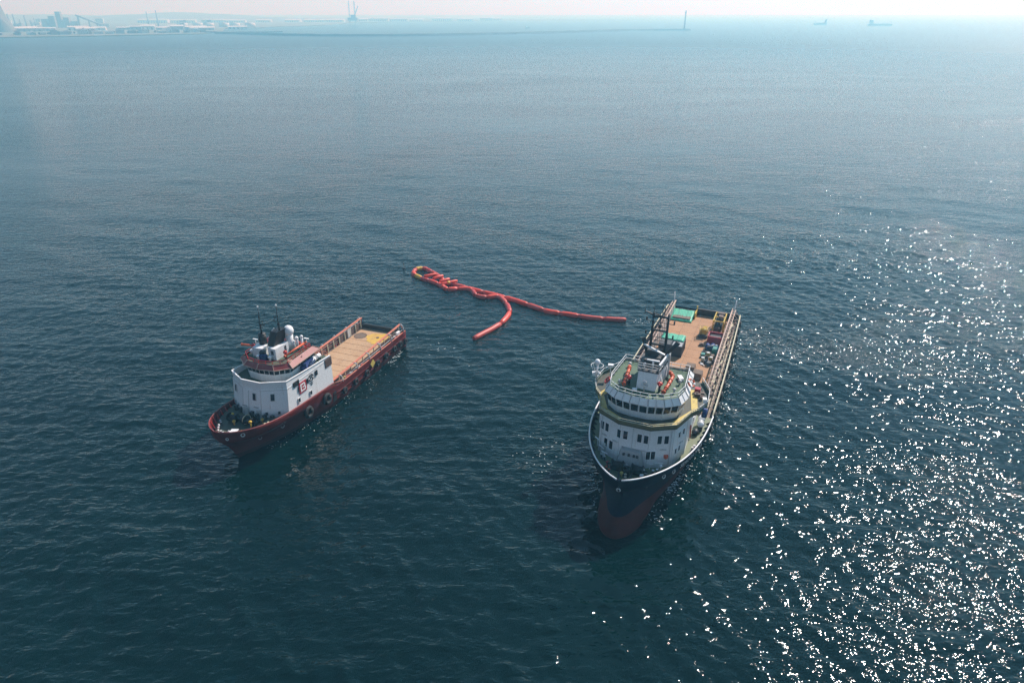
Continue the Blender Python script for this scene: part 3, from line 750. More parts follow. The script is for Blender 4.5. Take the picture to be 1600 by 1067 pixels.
mb = MB(); mb.cyl((61.3, 8.6, 13.3), (61.3, 8.6, 14.2), .09, n=6); mb.box((61.3, 8.7, 14.5), (.8, .6, .7), .3); P(mb, 'wing_floodlight', 'white_clean')
mb = MB(); mb.cyl((62.6, 9.0, 12.2), (62.3, 9.1, 13.6), .4, n=10); P(mb, 'signal_drum', 'blue')
mb = MB()
for k in range(6): mb.box((58.4 + rng.uniform(-1.2, 1.2), 7.6 + rng.uniform(-.8, .8), 13.6), (.5, .5, .6), rng.uniform(0, 1))
PE(mb, 'wing_gear', 'brown_panel')
P(MB().box((57.2, 7.0, 13.75), (.8, .9, .9)), 'wing_locker', 'box_red')
# forecastle port side: pipe stack
P(MB().cyl((60.6, 7.15, 6.6), (61.6, 7.15, 9.6), .13, n=7), 'fire_main', 'orange_red')
# windlass and mooring gear in the bow
mb = MB()
for y in (-1.7, 1.4):
    mb.cyl((73.6, y - .8, 7.3), (73.6, y + .8, 7.3), .62, n=12); mb.cyl((73.6, y - .9, 7.3), (73.6, y - .75, 7.3), .85, n=12); mb.cyl((73.6, y + .75, 7.3), (73.6, y + .9, 7.3), .85, n=12)
    mb.box((73.2, y, 6.7), (1.5, 2.0, .5))
mb.cyl((73.6, -3.2, 7.3), (73.6, 3.0, 7.3), .16, n=7); mb.box((74.4, 0, 6.9), (.9, .9, .9))
P(mb, 'windlass', 'black')
mb = MB()
for y in (-1.1, .9): mb.tube([(74.2, y, 7.2), (75.2, y * .9, 6.75), (76.4, y * .8, 6.5)], .1, 6)
PE(mb, 'anchor_chain', 'dark_grey')
for s, t, top, rz in ((74.6, -2.9, 'orange_red', .9), (75.4, .1, 'cream_rail', .2), (73.9, 2.6, 'white_clean', -.6), (72.2, 3.9, 'white_clean', -.8), (71.6, -4.5, 'light_grey', .9), (63.6, 8.2, 'light_grey', -.3)):
    bollard_pair(ship, s, t, 6.4, top, rz, .8)
for s, t, m in ((75.0, -.6, 'yellow'), (73.2, -3.3, 'monitor_red'), (73.8, -2.6, 'monitor_red'), (73.0, 2.2, 'white_clean'), (74.5, 2.3, 'white_clean'), (71.0, 4.5, 'white_clean'), (72.8, -.4, 'light_grey'), (71.3, -4.6, 'light_grey')):
    vent(ship, s, t, 6.4, .95, .3, m)
mb = MB(); mb.box((70.4, -5.2, 7.7), (1.4, .15, .12), .9); mb.box((68.6, -6.3, 7.8), (1.4, .15, .12), .9); mb.box((71.6, -4.3, 7.6), (1.3, .15, .12), 1.2); mb.box((71.6, 2.9, 7.5), (.15, 1.1, .12)); mb.box((71.0, 4.2, 7.6), (.15, 1.2, .12), .3)
for q in ((70.4, -5.2), (68.6, -6.3), (71.6, -4.3), (71.6, 2.9), (71.0, 4.2)): mb.box((*q, 7.05), (.1, .1, 1.3))
PE(mb, 'fairlead_bar', 'white_clean')
mb = MB()
for sd, s, z in ((1, 73.5, 7.2), (1, 71.4, 7.0)):
    y = HB.half(s, z); d = HB.half(s + .3, z) - y
    mb.torus((s, sd * (y + .02), z), (-d / .3, 1, .15), .32, .09, 12, 6)
PE(mb, 'fairlead', 'light_grey')
P(MB().torus((78.95, 0, 6.9), (1, 0, -.2), .28, .1, 12, 6), 'bow_eye', 'light_grey')
hull_text(HB, 'SEACOR MAYA', 1.15, 69.9, 6.75, 'lettering', ship, 'name_lettering', -.02, off=.06)
mb = MB()
for s_, t_ in ((71.0, 0.9), (69.9, -4.6)): mb.box((s_ + .25, t_, 7.4), (.12, .8, 1.9))
PE(mb, 'door', 'light_grey')
mb = MB()
for k, f in ((2, .1), (4, .9), (3, .55)):
    a, b = between(k, 9.7); q = Vector((*a, 0)).lerp(Vector((*b, 0)), f); mb.tube([q + Vector((.25, 0, 6.5)), q + Vector((.2, 0, 9)), q + Vector((-.1, 0, 12.7))], .06, 5)
PE(mb, 'wall_pipe', 'light_grey')
# anchor in its pocket
mb = MB(); s, z = 72.5, 4.6; y = HB.half(s, z)
mb.bar((s, y + .1, z + .9), (s, y + .15, z - .5), .22); mb.bar((s - .7, y + .25, z - .4), (s + .7, y + .05, z - .4), .3, .25); P(mb, 'anchor', 'dark_grey')

# loose things on the blue ship
def on(fr, name, s, t, z, rz, label, cat, group=None):
    return empty(name, fr.w(s, t, z), fr.rz + rz, label, cat, group)
def solo(fr, mb, name, mat, s, t, z, rz, label, cat, group=None):
    o = mb.build(name, mat, None, fr.w(s, t, z)); o.rotation_euler = (0, 0, fr.rz + rz); return tag(o, label, cat, group)
DZ = 3.275
def torus_coil(R0=.75, r=.28):
    return MB().torus((0, 0, 0), (0, 1, 0), R0, r, 16, 8)
tb = None
for k, s in enumerate((1.6, 5.2, 9.4, 14.6, 19.4, 24.4, 28.4, 33.2, 37.8, 41.8, 45.6, 49.2)):
    if tb is None:
        tb = torus_coil().build('tyre_fender', 'rubber'); f = tb
        pass
    else:
        f = tb.copy(); COL.objects.link(f)
    tag(f, ORDN[k] + ' black tyre fender from the stern along the right side of the dark blue ship', 'fender', 'tyre fenders on the blue ship')
    f.location = FB.w(s, HB.half(s, 2.7) + .42, 2.6 + rng.uniform(-.2, .2)); f.rotation_euler = (0, rng.uniform(-.2, .2), FB.rz)

def container(name, s, t, L, Wd, H, mat, roof, label, ribs=True):
    o = on(FB, name, s, t, DZ, 0, label, 'container')
    MB().box((0, 0, H / 2 + .12), (L - .16, Wd - .16, H - .1)).build('body', mat, o)
    fr = MB()
    for a in (-1, 1):
        for b in (-1, 1): fr.box((a * (L / 2 - .07), b * (Wd / 2 - .07), H / 2 + .06), (.16, .16, H + .12))
        for z in (.08, H + .06):
            fr.box((a * (L / 2 - .07), 0, z), (.14, Wd - .3, .16)); fr.box((0, a * (Wd / 2 - .07), z), (L - .3, .14, .16))
    fr.build('corner_frame', mat, o)
    if ribs:
        rb = MB()
        for k in range(int(L / .4)):
            for b in (-1, 1): rb.box((-L / 2 + .4 + k * .4, b * (Wd / 2 - .07), H / 2), (.16, .06, H - .3))
        for k in range(int(Wd / .4)): rb.box((L / 2 - .07, -Wd / 2 + .35 + k * .4, H / 2), (.06, .16, H - .3))
        rb.build('side_rib', mat, o)
    if roof: MB().box((0, 0, H + .1), (L - .35, Wd - .35, .06)).build('roof_panel', roof, o)
    return o
container('container', 22.9, -4.3, 5.0, 2.6, 2.5, 'navy_box', 'dark_grey', 'dark steel container at the left end of the block behind the mast')
container('container', 23.1, -1.75, 4.6, 2.3, 2.4, 'navy_box', 'grey', 'dark grey container at the right end of the block behind the mast')
def tarp(name, s0, s1, t0, t1, zf, label, rz=0):
    o = on(FB, name, (s0 + s1) / 2, (t0 + t1) / 2, 0, rz, label, 'tarpaulin')
    n, m = 18, 18; vs = []
    for i in range(n + 1):
        for j in range(m + 1):
            x = -(s1 - s0) / 2 + (s1 - s0) * i / n; y = -(t1 - t0) / 2 + (t1 - t0) * j / m
            e = min(i, n - i, j, m - j)
            vs.append((x + rng.uniform(-.06, .06) * (e == 0), y + rng.uniform(-.06, .06) * (e == 0), zf(i / n, j / m) + .05 * math.sin(i * 1.7 + j * .8) + .04 * math.sin(j * 2.3 - i) - (.22 if e == 0 else 0)))
    fs = [(i * (m + 1) + j, (i + 1) * (m + 1) + j, (i + 1) * (m + 1) + j + 1, i * (m + 1) + j + 1) for i in range(n) for j in range(m)]
    c = MB().add(vs, fs, True).build('sheet', 'tarp_green', o)
    md = c.modifiers.new('thickness', 'SOLIDIFY'); md.thickness = .03
    rp = MB()
    for k in (.3, .7):
        rp.tube([(-(s1 - s0) / 2 + (s1 - s0) * a, -(t1 - t0) / 2 + (t1 - t0) * k, zf(a, k) + .13) for a in (0.02, .3, .6, .98)], .03, 5)
    rp.build('lashing', 'dark_grey', o)
    return o
tarp('tarpaulin', 1.2, 6.4, -6.9, -1.7, lambda a, b: 4.5 - .9 * a, 'large green tarpaulin sloping over cargo at the stern end of the wooden deck')
tarp('tarpaulin', 19.9, 23.0, -5.7, -.75, lambda a, b: 6.14 - .0 * a, 'bright green tarpaulin lying on top of the dark containers')
# cargo under the stern tarpaulin
solo(FB, MB().box((0, 0, .35), (4.2, 4.2, .7)), 'cargo_pallet', 'brown_crate', 3.6, -4.3, DZ, 0, 'low stack of timber cargo under the sloping green stern tarpaulin', 'pallet')
for s, t, lab in ((30.8, 2.3, 'brown wooden crate with the small dark fitting just in front of it'), (33.1, 4.1, 'brown wooden crate nearest the port rail, in front of the coils of gear')):
    c = on(FB, 'wooden_crate', s, t, DZ, rng.uniform(-.05, .05), lab, 'crate')
    MB().box((0, 0, .75), (1.9, 1.7, 1.3)).build('body', 'brown_crate', c)
    for k in range(5):
        MB().box((-.78 + .39 * k, 0, 1.44), (.36, 1.78, .07)).build('lid_board', 'brown_crate', c)
    sl = MB()
    for a in (-1, 1):
        for k in (.35, .75, 1.15): sl.box((a * .97, 0, k), (.06, 1.74, .22)); sl.box((0, a * .87, k), (1.9, .06, .22))
    sl.build('side_board', 'brown_crate', c); sk = MB()
    for a in (-.6, .6): sk.box((0, a, .05), (1.9, .2, .1))
    sk.build('skid', 'dark_grey', c)
solo(FB, MB().box((0, 0, .15), (.5, .6, .3)).cyl((0, 0, .3), (0, 0, .5), .15, n=8), 'deck_fitting', 'dark_grey', 32.6, 2.2, DZ, 0, 'small dark deck fitting just in front of the brown crate further aft', 'fitting')
# red basket
b = on(FB, 'red_cargo_basket', 15.0, 5.0, DZ, 0, 'open red steel cargo basket beside the tall yellow machine', 'cargo basket')
m = MB()
for a, d in (((0, 1.45, 1.0), (2.6, .1, 1.7)), ((0, -1.45, 1.0), (2.6, .1, 1.7)), ((1.3, 0, 1.0), (.1, 2.8, 1.7)), ((-1.3, 0, 1.0), (.1, 2.8, 1.7)), ((0, 0, .12), (2.5, 2.8, .1))): m.box(a, d)
m.build('side_plate', 'box_red', b)
m = MB()
for a in (-1, 1):
    m.bar((-1.4, a * 1.5, 1.9), (1.4, a * 1.5, 1.9), .2); m.bar((a * 1.35, -1.6, 1.9), (a * 1.35, 1.6, 1.9), .2)
    for c in (-1, 1): m.box((a * 1.35, c * 1.5, 1.0), (.2, .2, 2.0))
m.build('top_frame', 'box_red', b)
MB().box((-.1, 0, .9), (2.0, 2.4, 1.3)).build('load', 'navy_box', b)
# big yellow machine
y = on(FB, 'winch_spread', 7.2, 4.7, DZ, 0, 'tall yellow reel machine in an open frame by the stern wall', 'machine')
m = MB()
for a in (-2.6, 2.6):
    for c in (-1.15, 1.15): m.box((a, c, 1.5), (.22, .22, 3.0))
for c in (-1.15, 1.15):
    m.bar((-2.6, c, 3.0), (2.6, c, 3.0), .22); m.bar((-2.6, c, .15), (2.6, c, .15), .25); m.bar((-2.6, c, .3), (2.6, c, 2.9), .14)
for a in (-2.6, 0, 2.6): m.bar((a, -1.15, 3.0), (a, 1.15, 3.0), .2)
m.build('frame', 'machine_yellow', y)
m = MB(); m.cyl((-1.2, -.8, 1.5), (-1.2, .8, 1.5), 1.05, n=16); m.cyl((1.1, -.75, 1.25), (1.1, .75, 1.25), .85, n=14); m.build('reel', 'black', y)
m = MB()
for s0, r in ((-1.2, 1.35), (1.1, 1.1)):
    for c in (-.85, .85): m.cyl((s0, c - .04, 1.45), (s0, c + .04, 1.45), r, n=16)
m.build('reel_flange', 'cream_rail', y)
m = MB(); m.box((0, .2, 3.2), (1.2, 1.0, .4)); m.box((-2.0, 0, 3.15), (.8, 1.5, .3)); m.box((2.1, -.2, .8), (.7, 1.4, 1.1)); m.build('engine', 'brown_panel', y)
# small yellow machine
y = on(FB, 'power_pack', 12.6, 2.0, DZ, .1, 'small yellow power pack with a dark base left of the red basket', 'machine')
m = MB(); m.box((0, 0, .35), (2.3, 1.9, .6)); m.build('base', 'dark_grey', y)
m = MB(); m.box((-.2, 0, 1.1), (1.5, 1.5, .9)); m.cyl((.2, -.6, 1.75), (.2, .6, 1.75), .38, n=10); m.box((-.7, .2, 1.8), (.6, .8, .5)); m.build('housing', 'machine_yellow', y)
m = MB()
for a in (-1, 1):
    for c in (-.85, .85): m.box((a, c, 1.1), (.1, .1, 2.1))
    m.bar((a, -.85, 2.1), (a, .85, 2.1), .1)
for c in (-.85, .85): m.bar((-1, c, 2.1), (1, c, 2.1), .1)
m.build('guard_frame', 'yellow', y)
solo(FB, MB().box((0, 0, .25), (.9, .9, .5)).box((.1, .1, .55), (.5, .4, .3)), 'deck_box', 'brown_crate', 17.6, 2.4, DZ, .1, 'small brown box alone between the yellow power pack and the crates', 'box')
# blue gear
g = on(FB, 'pump_skid', 18.7, 4.8, DZ, .05, 'blue pump skid directly in front of the red cargo basket', 'machine')
m = MB(); m.box((0, 0, .12), (2.2, 2.6, .2)); m.build('base', 'navy_box', g)
m = MB(); m.cyl((-.5, -.9, .7), (.6, -.9, .7), .5, n=10); m.cyl((-.6, .2, .75), (.6, .2, .75), .55, n=10); m.box((0, 1.0, .6), (1.2, .6, .9)); m.build('pump', 'blue', g)
m = MB(); m.tube([(.6, -.9, .9), (.9, -.3, 1.2), (.6, .3, 1.3)], .12, 6); m.box((-.1, .9, 1.1), (.35, .35, .2)); m.build('pipe', 'light_grey', g)
t = on(FB, 'teal_bin', 20.6, 6.0, DZ, 0, 'dark teal steel bin against the cargo rail', 'bin')
m = MB()
for a, d in (((0, .75, .7), (2.0, .08, 1.2)), ((0, -.75, .7), (2.0, .08, 1.2)), ((1.0, 0, .7), (.08, 1.5, 1.2)), ((-1.0, 0, .7), (.08, 1.5, 1.2)), ((0, 0, .1), (2, 1.5, .1))): m.box(a, d)
m.build('body', 'teal', t); MB().box((-.15, 0, 1.33), (1.5, 1.45, .06)).build('lid', 'teal', t)
# hoses, drums and small gear
spots = [(21.6, 3.6, 'coil', 'dark_grey', 'dark hose coil nearest the blue pump skid'), (22.4, 4.6, 'drum', 'yellow', 'yellow drum standing between hose coils, closest to the teal bin'), (23.0, 3.6, 'box', 'teal', 'small teal box at the left edge of the clutter'),
         (23.0, 5.7, 'box', 'brown_crate', 'tan box lying by the rail just in front of the teal bin'), (24.0, 4.4, 'coil', 'black', 'black hose coil in the middle of the clutter'), (24.4, 5.5, 'drum', 'machine_yellow', 'orange yellow drum beside the rail in the clutter'),
         (25.2, 3.9, 'drum', 'cream_rail', 'pale yellow drum at the front left of the clutter'), (25.1, 6.2, 'box', 'brown_panel', 'dark brown box hard against the cargo rail'), (25.9, 4.8, 'coil', 'navy_box', 'dark blue coil at the front of the clutter'),
         (26.6, 5.4, 'box', 'dark_grey', 'dark grey box closest to the two brown crates')]
for s, t, kind, mat, lab in spots:
    m = MB()
    if kind == 'coil':
        for k in range(3): m.torus((rng.uniform(-.05, .05), rng.uniform(-.05, .05), .14 + .2 * k), (0, 0, 1), .5 - .03 * k, .12, 14, 6)
        solo(FB, m, 'hose_coil', mat, s, t, DZ, 0, lab, 'hose coil')
    elif kind == 'drum':
        m.cyl((0, 0, 0), (0, 0, .9), .36, n=12); m.cyl((0, 0, .3), (0, 0, .36), .39, n=12); m.cyl((0, 0, .62), (0, 0, .68), .39, n=12)
        o = on(FB, 'drum', s, t, DZ, 0, lab, 'drum'); m.build('barrel', mat, o); MB().cyl((0, 0, .88), (0, 0, .94), .37, n=12).build('lid', 'light_grey', o)
    else:
        m.box((0, 0, .35), (.9, .75, .7)); m.box((0, 0, .74), (.96, .8, .08)); solo(FB, m, 'deck_box', mat, s, t, DZ, rng.uniform(-.4, .4), lab, 'box')
m = MB(); m.bar((-.7, -.3, .12), (.7, .35, .18), .16); m.bar((-.6, .3, .1), (.3, -.4, .14), .14)
solo(FB, m, 'white_bars', 'white_clean', 26.9, 4.1, DZ, .3, 'two crossed white bars lying on the deck in front of the clutter', 'bars')
# life-saving gear on the port side
for s, t, z, lab in ((55.6, 8.1, 8.05, 'round white liferaft canister behind the bulwark below the bridge wing, rear one'), (57.3, 8.25, 8.0, 'round white liferaft canister behind the bulwark below the bridge wing, front one')):
    c = on(FB, 'liferaft', s, t, 6.4, 0, lab, 'liferaft'); m = MB(); m.ball((0, 0, 1.3), (.75, .6, .6), 12, 8); m.build('canister', 'white_clean', c)
    m = MB(); m.torus((0, 0, 1.3), (1, 0, 0), .6, .05, 14, 5); m.build('strap', 'dark_grey', c)
    m = MB(); m.box((0, 0, .35), (.9, .7, .7)); m.build('cradle', 'dark_grey', c)
m = MB(); m.ball((0, 0, .55), (.75, .6, .55), 10, 7); m.box((0, 0, .05), (.8, .8, .1)); solo(FB, m, 'covered_winch', 'black', 59.0, 7.7, 6.4, 0, 'black covered winch on the green side deck below the bridge', 'winch')
c = on(FB, 'life_ring', 61.6, 6.35, 17.3, 0, 'red and white life ring on the right rail of the wheelhouse roof', 'life ring')
m = MB(); m.torus((0, 0, 0), (.5, 1, .9), .62, .16, 18, 8); m.build('ring', 'orange_red', c)
m = MB()
ax = Vector((.5, 1, .9)).normalized(); u = ax.orthogonal().normalized(); w = ax.cross(u)
for k in range(4):
    a0 = k * math.pi / 2; m.tube([.62 * (math.cos(a0 + d) * u + math.sin(a0 + d) * w) for d in (-.28, 0, .28)], .175, 8)
m.build('white_band', 'white_clean', c)
c = on(FB, 'life_ring', 64.6, -6.4, 16.6, 0, 'red life ring on the left edge of the wheelhouse roof', 'life ring')
m = MB(); m.torus((0, 0, 0), (.3, -1, .9), .55, .15, 18, 8); m.build('ring', 'monitor_red', c)

# ------------------------------------------------------------------ red ship on the left
HR = Hull(B=[(-2.2, 5.8), (0, 6.0), (3, 6.1), (4, 6.15), (5.2, 6.28), (7.3, 6.3)], s0=[(-2.2, 22), (0, 25), (3, 30), (4, 32), (5.2, 36.8), (7.3, 37)],
          S=[(-2.2, 48.3), (0, 49.4), (2, 50.3), (3.5, 51.2), (4.2, 51.9), (5.2, 52.6), (7.3, 52.9)],
          n=[(-2.2, 1.7), (0, 1.8), (3, 2.2), (4, 2.5), (5.2, 3.5), (7.3, 3.6)], m=[(-2.2, .9), (0, .9), (3, .8), (4, .73), (5.2, .61), (7.3, .60)],
          sheer=[(0, 3.9), (26.5, 3.9), (28.5, 5.1), (42, 6.2), (53.5, 7.3)], deck=[(0, 3.0), (28.2, 3.0), (28.3, 4.8), (41, 5.3), (54, 5.4)])
ship = empty('anchor_handling_ship', (*FL.O, 0), FL.rz, 'dark red offshore supply ship with white front house and empty tan deck', 'ship', None)
HR.mesh('hull', 'red_hull', ship, thick=.2)
cap = MB()
for sd in (1, -1): cap.tube(HR.top_line(sd, 28.4, 52.8, 40), .1, 6)
PE(cap, 'bow_cap_rail', 'roof_red')
cap = MB()
for sd in (1, -1): cap.tube(HR.top_line(sd, .1, 28.2, 8), .1, 6)
PE(cap, 'side_cap_rail', 'rail_red')
mb = MB()
for sd in (1, -1):
    for z in (1.3, 2.5): mb.tube([(s, sd * (HR.half(s, z) + .02), z) for s in np.linspace(.2, 29, 14)], .13, 6)
PE(mb, 'rubbing_strake', 'red_hull')
mb = MB()
for sd in (1, -1):
    for s in np.arange(42, 52.5, 1.3):
        y = HR.half(s, HR.ztop(s)) - .22
        yb = HR.half(s, 5.4) - .22
        if y > 1 and yb > .6: mb.add([(s - .04, sd * yb, 5.4), (s - .04, sd * (yb - .5), 5.4), (s - .04, sd * y, HR.ztop(s) - .15), (s + .04, sd * yb, 5.4), (s + .04, sd * (yb - .5), 5.4), (s + .04, sd * y, HR.ztop(s) - .15)], [(0, 1, 2), (5, 4, 3), (0, 3, 4, 1), (1, 4, 5, 2)])
PE(mb, 'bulwark_stay', 'monitor_red')
deck_poly('main_deck', 'rust_side', ship, [(.1, 5.8), (28.4, 5.9), (28.4, -5.9), (.1, -5.8)], 3.0, .2)
deck_poly('foredeck', 'bow_deck', ship, HR.outline(39, 52.8, 5.4, .22), 5.45, .15)
deck_poly('shelter_deck', 'rust_side', ship, HR.outline(28.3, 41, 5.0, .22), 4.95, .15)
pr = None
ed = [.5, 4.0, 6.6, 8.9, 11.3, 13.7, 16.3, 18.6, 21.0, 23.4, 25.8, 28.2]
for a, b in zip(ed[:-1], ed[1:]):
    for j in (-1, 1):
        o = MB().box(((a + b) / 2, j * 2.42, 3.05), (b - a - .11, 4.80, .08)).build('deck_panel', 'l_wood', ship); o.location.z = rng.uniform(-.01, .01)
def blob(cx, cy, rx, ry, z, n=40, wob=.16, rz=0.0):
    out = []
    for k in range(n):
        a = 2 * math.pi * k / n; r = 1 + wob * math.sin(3 * a + 1) * .6 + wob * math.sin(7 * a) * .5 + rng.uniform(-wob, wob) * .35
        x, y = rx * r * math.cos(a), ry * r * math.sin(a); out.append((cx + x * math.cos(rz) - y * math.sin(rz), cy + x * math.sin(rz) + y * math.cos(rz)))
    return out
P(MB().prism(blob(4.4, 1.2, 2.6, 2.6, 0), 3.1, 3.115), 'yellow_marking', 'deck_yellow')
mb = MB(); mb.torus((4.6, -3.1, 3.11), (0, 0, 1), 1.45, .06, 28, 5); P(mb, 'deck_ring', 'brown_panel')
P(MB().prism(blob(4.6, -3.1, 1.4, 1.4, 0, wob=.03), 3.1, 3.113), 'ring_plate', 'brown_crate')
P(MB().cyl((4.2, 1.2, 3.1), (4.2, 1.2, 3.2), .35, n=12), 'deck_socket', 'brown_panel')
P(MB().box((22.7, -.6, 3.2), (.5, 2.6, .25)), 'deck_hatch', 'dark_grey')
# stern roller and wall
mb = MB(); mb.box((.35, 0, 3.55), (.5, 9.8, 1.2)); mb.cyl((-.15, -4.6, 3.2), (-.15, 4.6, 3.2), .5, n=14); P(mb, 'stern_roller', 'black')
# cargo rails with arches
for sd in (1, -1):
    rl = MB(); rl.bar((.6, sd * 5.15, 5.6), (28.3, sd * 5.25, 4.95), .5, .16); rl.bar((.6, sd * 5.15, 5.6), (.2, sd * 5.7, 4.0), .3, .2)
    P(rl, 'cargo_rail', 'rail_red')
    mb = MB()
    for s in np.arange(1.2, 28, 2.2): mb.bar((s, sd * 5.02, 3.0), (s, sd * 5.1, lerp(5.55, 4.95, s / 28)), .16)
    PE(mb, 'rail_stanchion', 'cream_rail')
    mb = MB()
    for s in np.arange(1.2, 27, 2.2): mb.box((s + 1.1, sd * 5.22, 3.9), (1.9, .06, 1.5 if (int(s) % 2) else .8))
    PE(mb, 'rail_plating', 'brown_panel')
    mb = MB()
    for s in (1.0, 6.4, 11.0, 15.6, 20.2, 25.6):
        zt = lerp(5.6, 4.95, s / 28)
        mb.tube([(s, sd * 5.25, zt), (s - .05, sd * 5.6, zt + .18), (s - .1, sd * 5.95, zt - .1), (s - .1, sd * 6.08, zt - .7), (s - .1, sd * 6.1, 3.9)], .13, 6)
    PE(mb, 'rail_arch', 'light_grey')
    mb = MB(); mb.tube([(1, sd * 5.95, 4.55), (14, sd * 6.0, 4.45), (27, sd * 6.0, 4.35)], .05, 5); PE(mb, 'hand_wire', 'light_grey')
    for grp, mat in (('a', 'brown_panel'), ('b', 'light_grey'), ('c', 'black'), ('d', 'monitor_red')):
        mb = MB()
        for k in range(9):
            s = rng.uniform(1.5, 27)
            if k % 3 == 0: mb.cyl((s, sd * rng.uniform(5.45, 5.7), 3.0), (s, sd * 5.6, 3.3 + rng.uniform(.3, 1.0)), .25, n=9)
            else: mb.box((s, sd * rng.uniform(5.5, 5.7), 3.35 + .1 * (k % 3)), (rng.uniform(.4, 1.2), .45, rng.uniform(.5, 1.1)), rng.uniform(-.2, .2))
        PE(mb, 'passage_gear', mat)
P(MB().box((2.6, 5.6, 4.3), (1.2, .5, .7)), 'stern_locker', 'white_clean')
P(MB().box((6.0, -5.15, 4.2), (1.3, .3, 2.2)), 'tall_locker', 'light_grey')
mb = MB()
for s, t in ((24.2, 5.7), (24.8, 5.75)): mb.cyl((s, t, 3.0), (s, t, 4.3), .2, n=9)
PE(mb, 'gas_bottle', 'yellow')
# front house
H0 = [(28.3, 5.95), (42.0, 5.95), (44.4, 2.0), (44.4, -2.0), (42.0, -5.95), (28.3, -5.95)]
H1 = [(28.3, 5.9), (41.3, 5.9), (43.4, 2.0), (43.4, -2.0), (41.3, -5.9), (28.3, -5.9)]
P(MB().loft([ring3(H0[::-1], 4.9), ring3(H1[::-1], 10.6)]), 'superstructure', 'white')
bw = [((28.3, 5.86), 10.6, 10.95), ((36.0, 5.86), 10.6, 11.5), ((41.27, 5.86), 10.6, 11.95), ((43.35, 2.0), 10.6, 12.0), ((43.35, -2.0), 10.6, 12.0), ((41.27, -5.86), 10.6, 11.95), ((36.0, -5.86), 10.6, 11.5), ((30, -5.86), 10.6, 11.0)]
mb = MB()
for (a, z0, z1), (b, _, z2) in zip(bw[:-1], bw[1:]):
    d = (Vector(b) - Vector(a)).normalized(); nr = Vector((-d.y, d.x)) * .09
    vs = [(a[0], a[1], z0), (b[0], b[1], z0), (b[0], b[1], z2), (a[0], a[1], z1)]; vs += [(x - nr.x * 1, y - nr.y * 1, z) for x, y, z in vs]
    mb.add(vs, [(0, 1, 2, 3), (7, 6, 5, 4), (3, 2, 6, 7), (0, 3, 7, 4), (1, 5, 6, 2)])
P(mb, 'bridge_bulwark', 'white')
mb = MB()
for (a, z0, z1), (b, _, z2) in zip(bw[:-1], bw[1:]): mb.bar((*a, z1 + .03), (*b, z2 + .03), .22, .1)
P(mb, 'bulwark_cap', 'white_clean')
mb = MB(); mb.loft([ring3(offset_poly(H1, 1.006)[::-1], 10.36), ring3(offset_poly(H1, 1.006)[::-1], 10.43)]); PE(mb, 'plate_seam', 'grey')
P(MB().prism([(28.35, 5.8), (41.2, 5.8), (43.2, 1.95), (43.2, -1.95), (41.2, -5.8), (28.35, -5.8)][::-1], 10.6, 10.66), 'bridge_deck', 'l_green_deck')
def wl_(k, f, zc, w=.5, h=.75, frame='white'):
    a = [lerp(H0[i][c], H1[i][c], (zc - 4.9) / 5.7) for i in (k, k + 1) for c in (0, 1)]
    rk = [(H1[k][c] + H1[k + 1][c] - H0[k][c] - H0[k + 1][c]) / 2 for c in (0, 1)]
    window(ship, (a[2], a[3]), (a[0], a[1]), 1 - f, zc, w, h, frame, (rk[0], rk[1], 5.7))
for k, f in ((3, .68), (2, .36), (1, .57)): wl_(k, f, 9.15, .62, 1.25, 'light_grey')
for k, f in ((3, .5), (3, .85), (2, .82), (2, .45), (1, .82), (1, .35)): wl_(k, f, 6.2, .42, .5, 'light_grey')
for f, zc in ((.245, 9.0), (.42, 9.3), (.635, 9.6)): wl_(0, 1 - f, zc, .55, .85, 'dark_grey')
for f, zc in ((.22, 6.9), (.475, 6.6)): wl_(0, 1 - f, zc, .55, .75, 'light_grey')
for k in range(4): wl_(4, .2 + .2 * k, 9.3, .55, .8, 'light_grey')
mb = MB()
for t_ in (-1.2, 1.5): mb.box((44.4, t_, 6.1), (.14, .8, 1.8))
PE(mb, 'door', 'light_grey')
mb = MB()
for t_, z_ in ((-1.6, 7.2), (.9, 7.3)): mb.bar((44.1, t_ - .5, z_), (44.1, t_ + .5, z_), .14, .12); mb.bar((43.9, t_, z_ - .1), (44.15, t_, z_), .1)
P(mb, 'lamp_bracket', 'grey')
mb = MB()
for t_ in (-1.95, 1.95): mb.bar((44.42, t_, 5.0), (43.44, t_, 10.5), .06)
for sd in (1, -1): mb.bar((42.02, sd * 5.96, 5.0), (41.32, sd * 5.91, 10.5), .06)
mb.tube([(44.5, -.6, 5.4), (44.2, -.6, 7.4), (43.65, -.6, 10.2)], .06, 5)
PE(mb, 'wall_pipe', 'light_grey')
P(MB().box((38.9, 5.97, 10.35), (1.6, .16, .9)), 'mooring_recess', 'black')
lv = MB()
for k in range(7): lv.box((30.0 - .28 * k, 5.98, 9.9), (.2, .12, 1.5))
lv.box((29.15, 5.94, 9.9), (2.1, .1, 1.7)); P(lv, 'louvre_panel', 'brown_panel')
P(MB().box((28.0, 4.6, 6.2), (.6, 1.6, 3.2)), 'aft_casing', 'dark_grey')
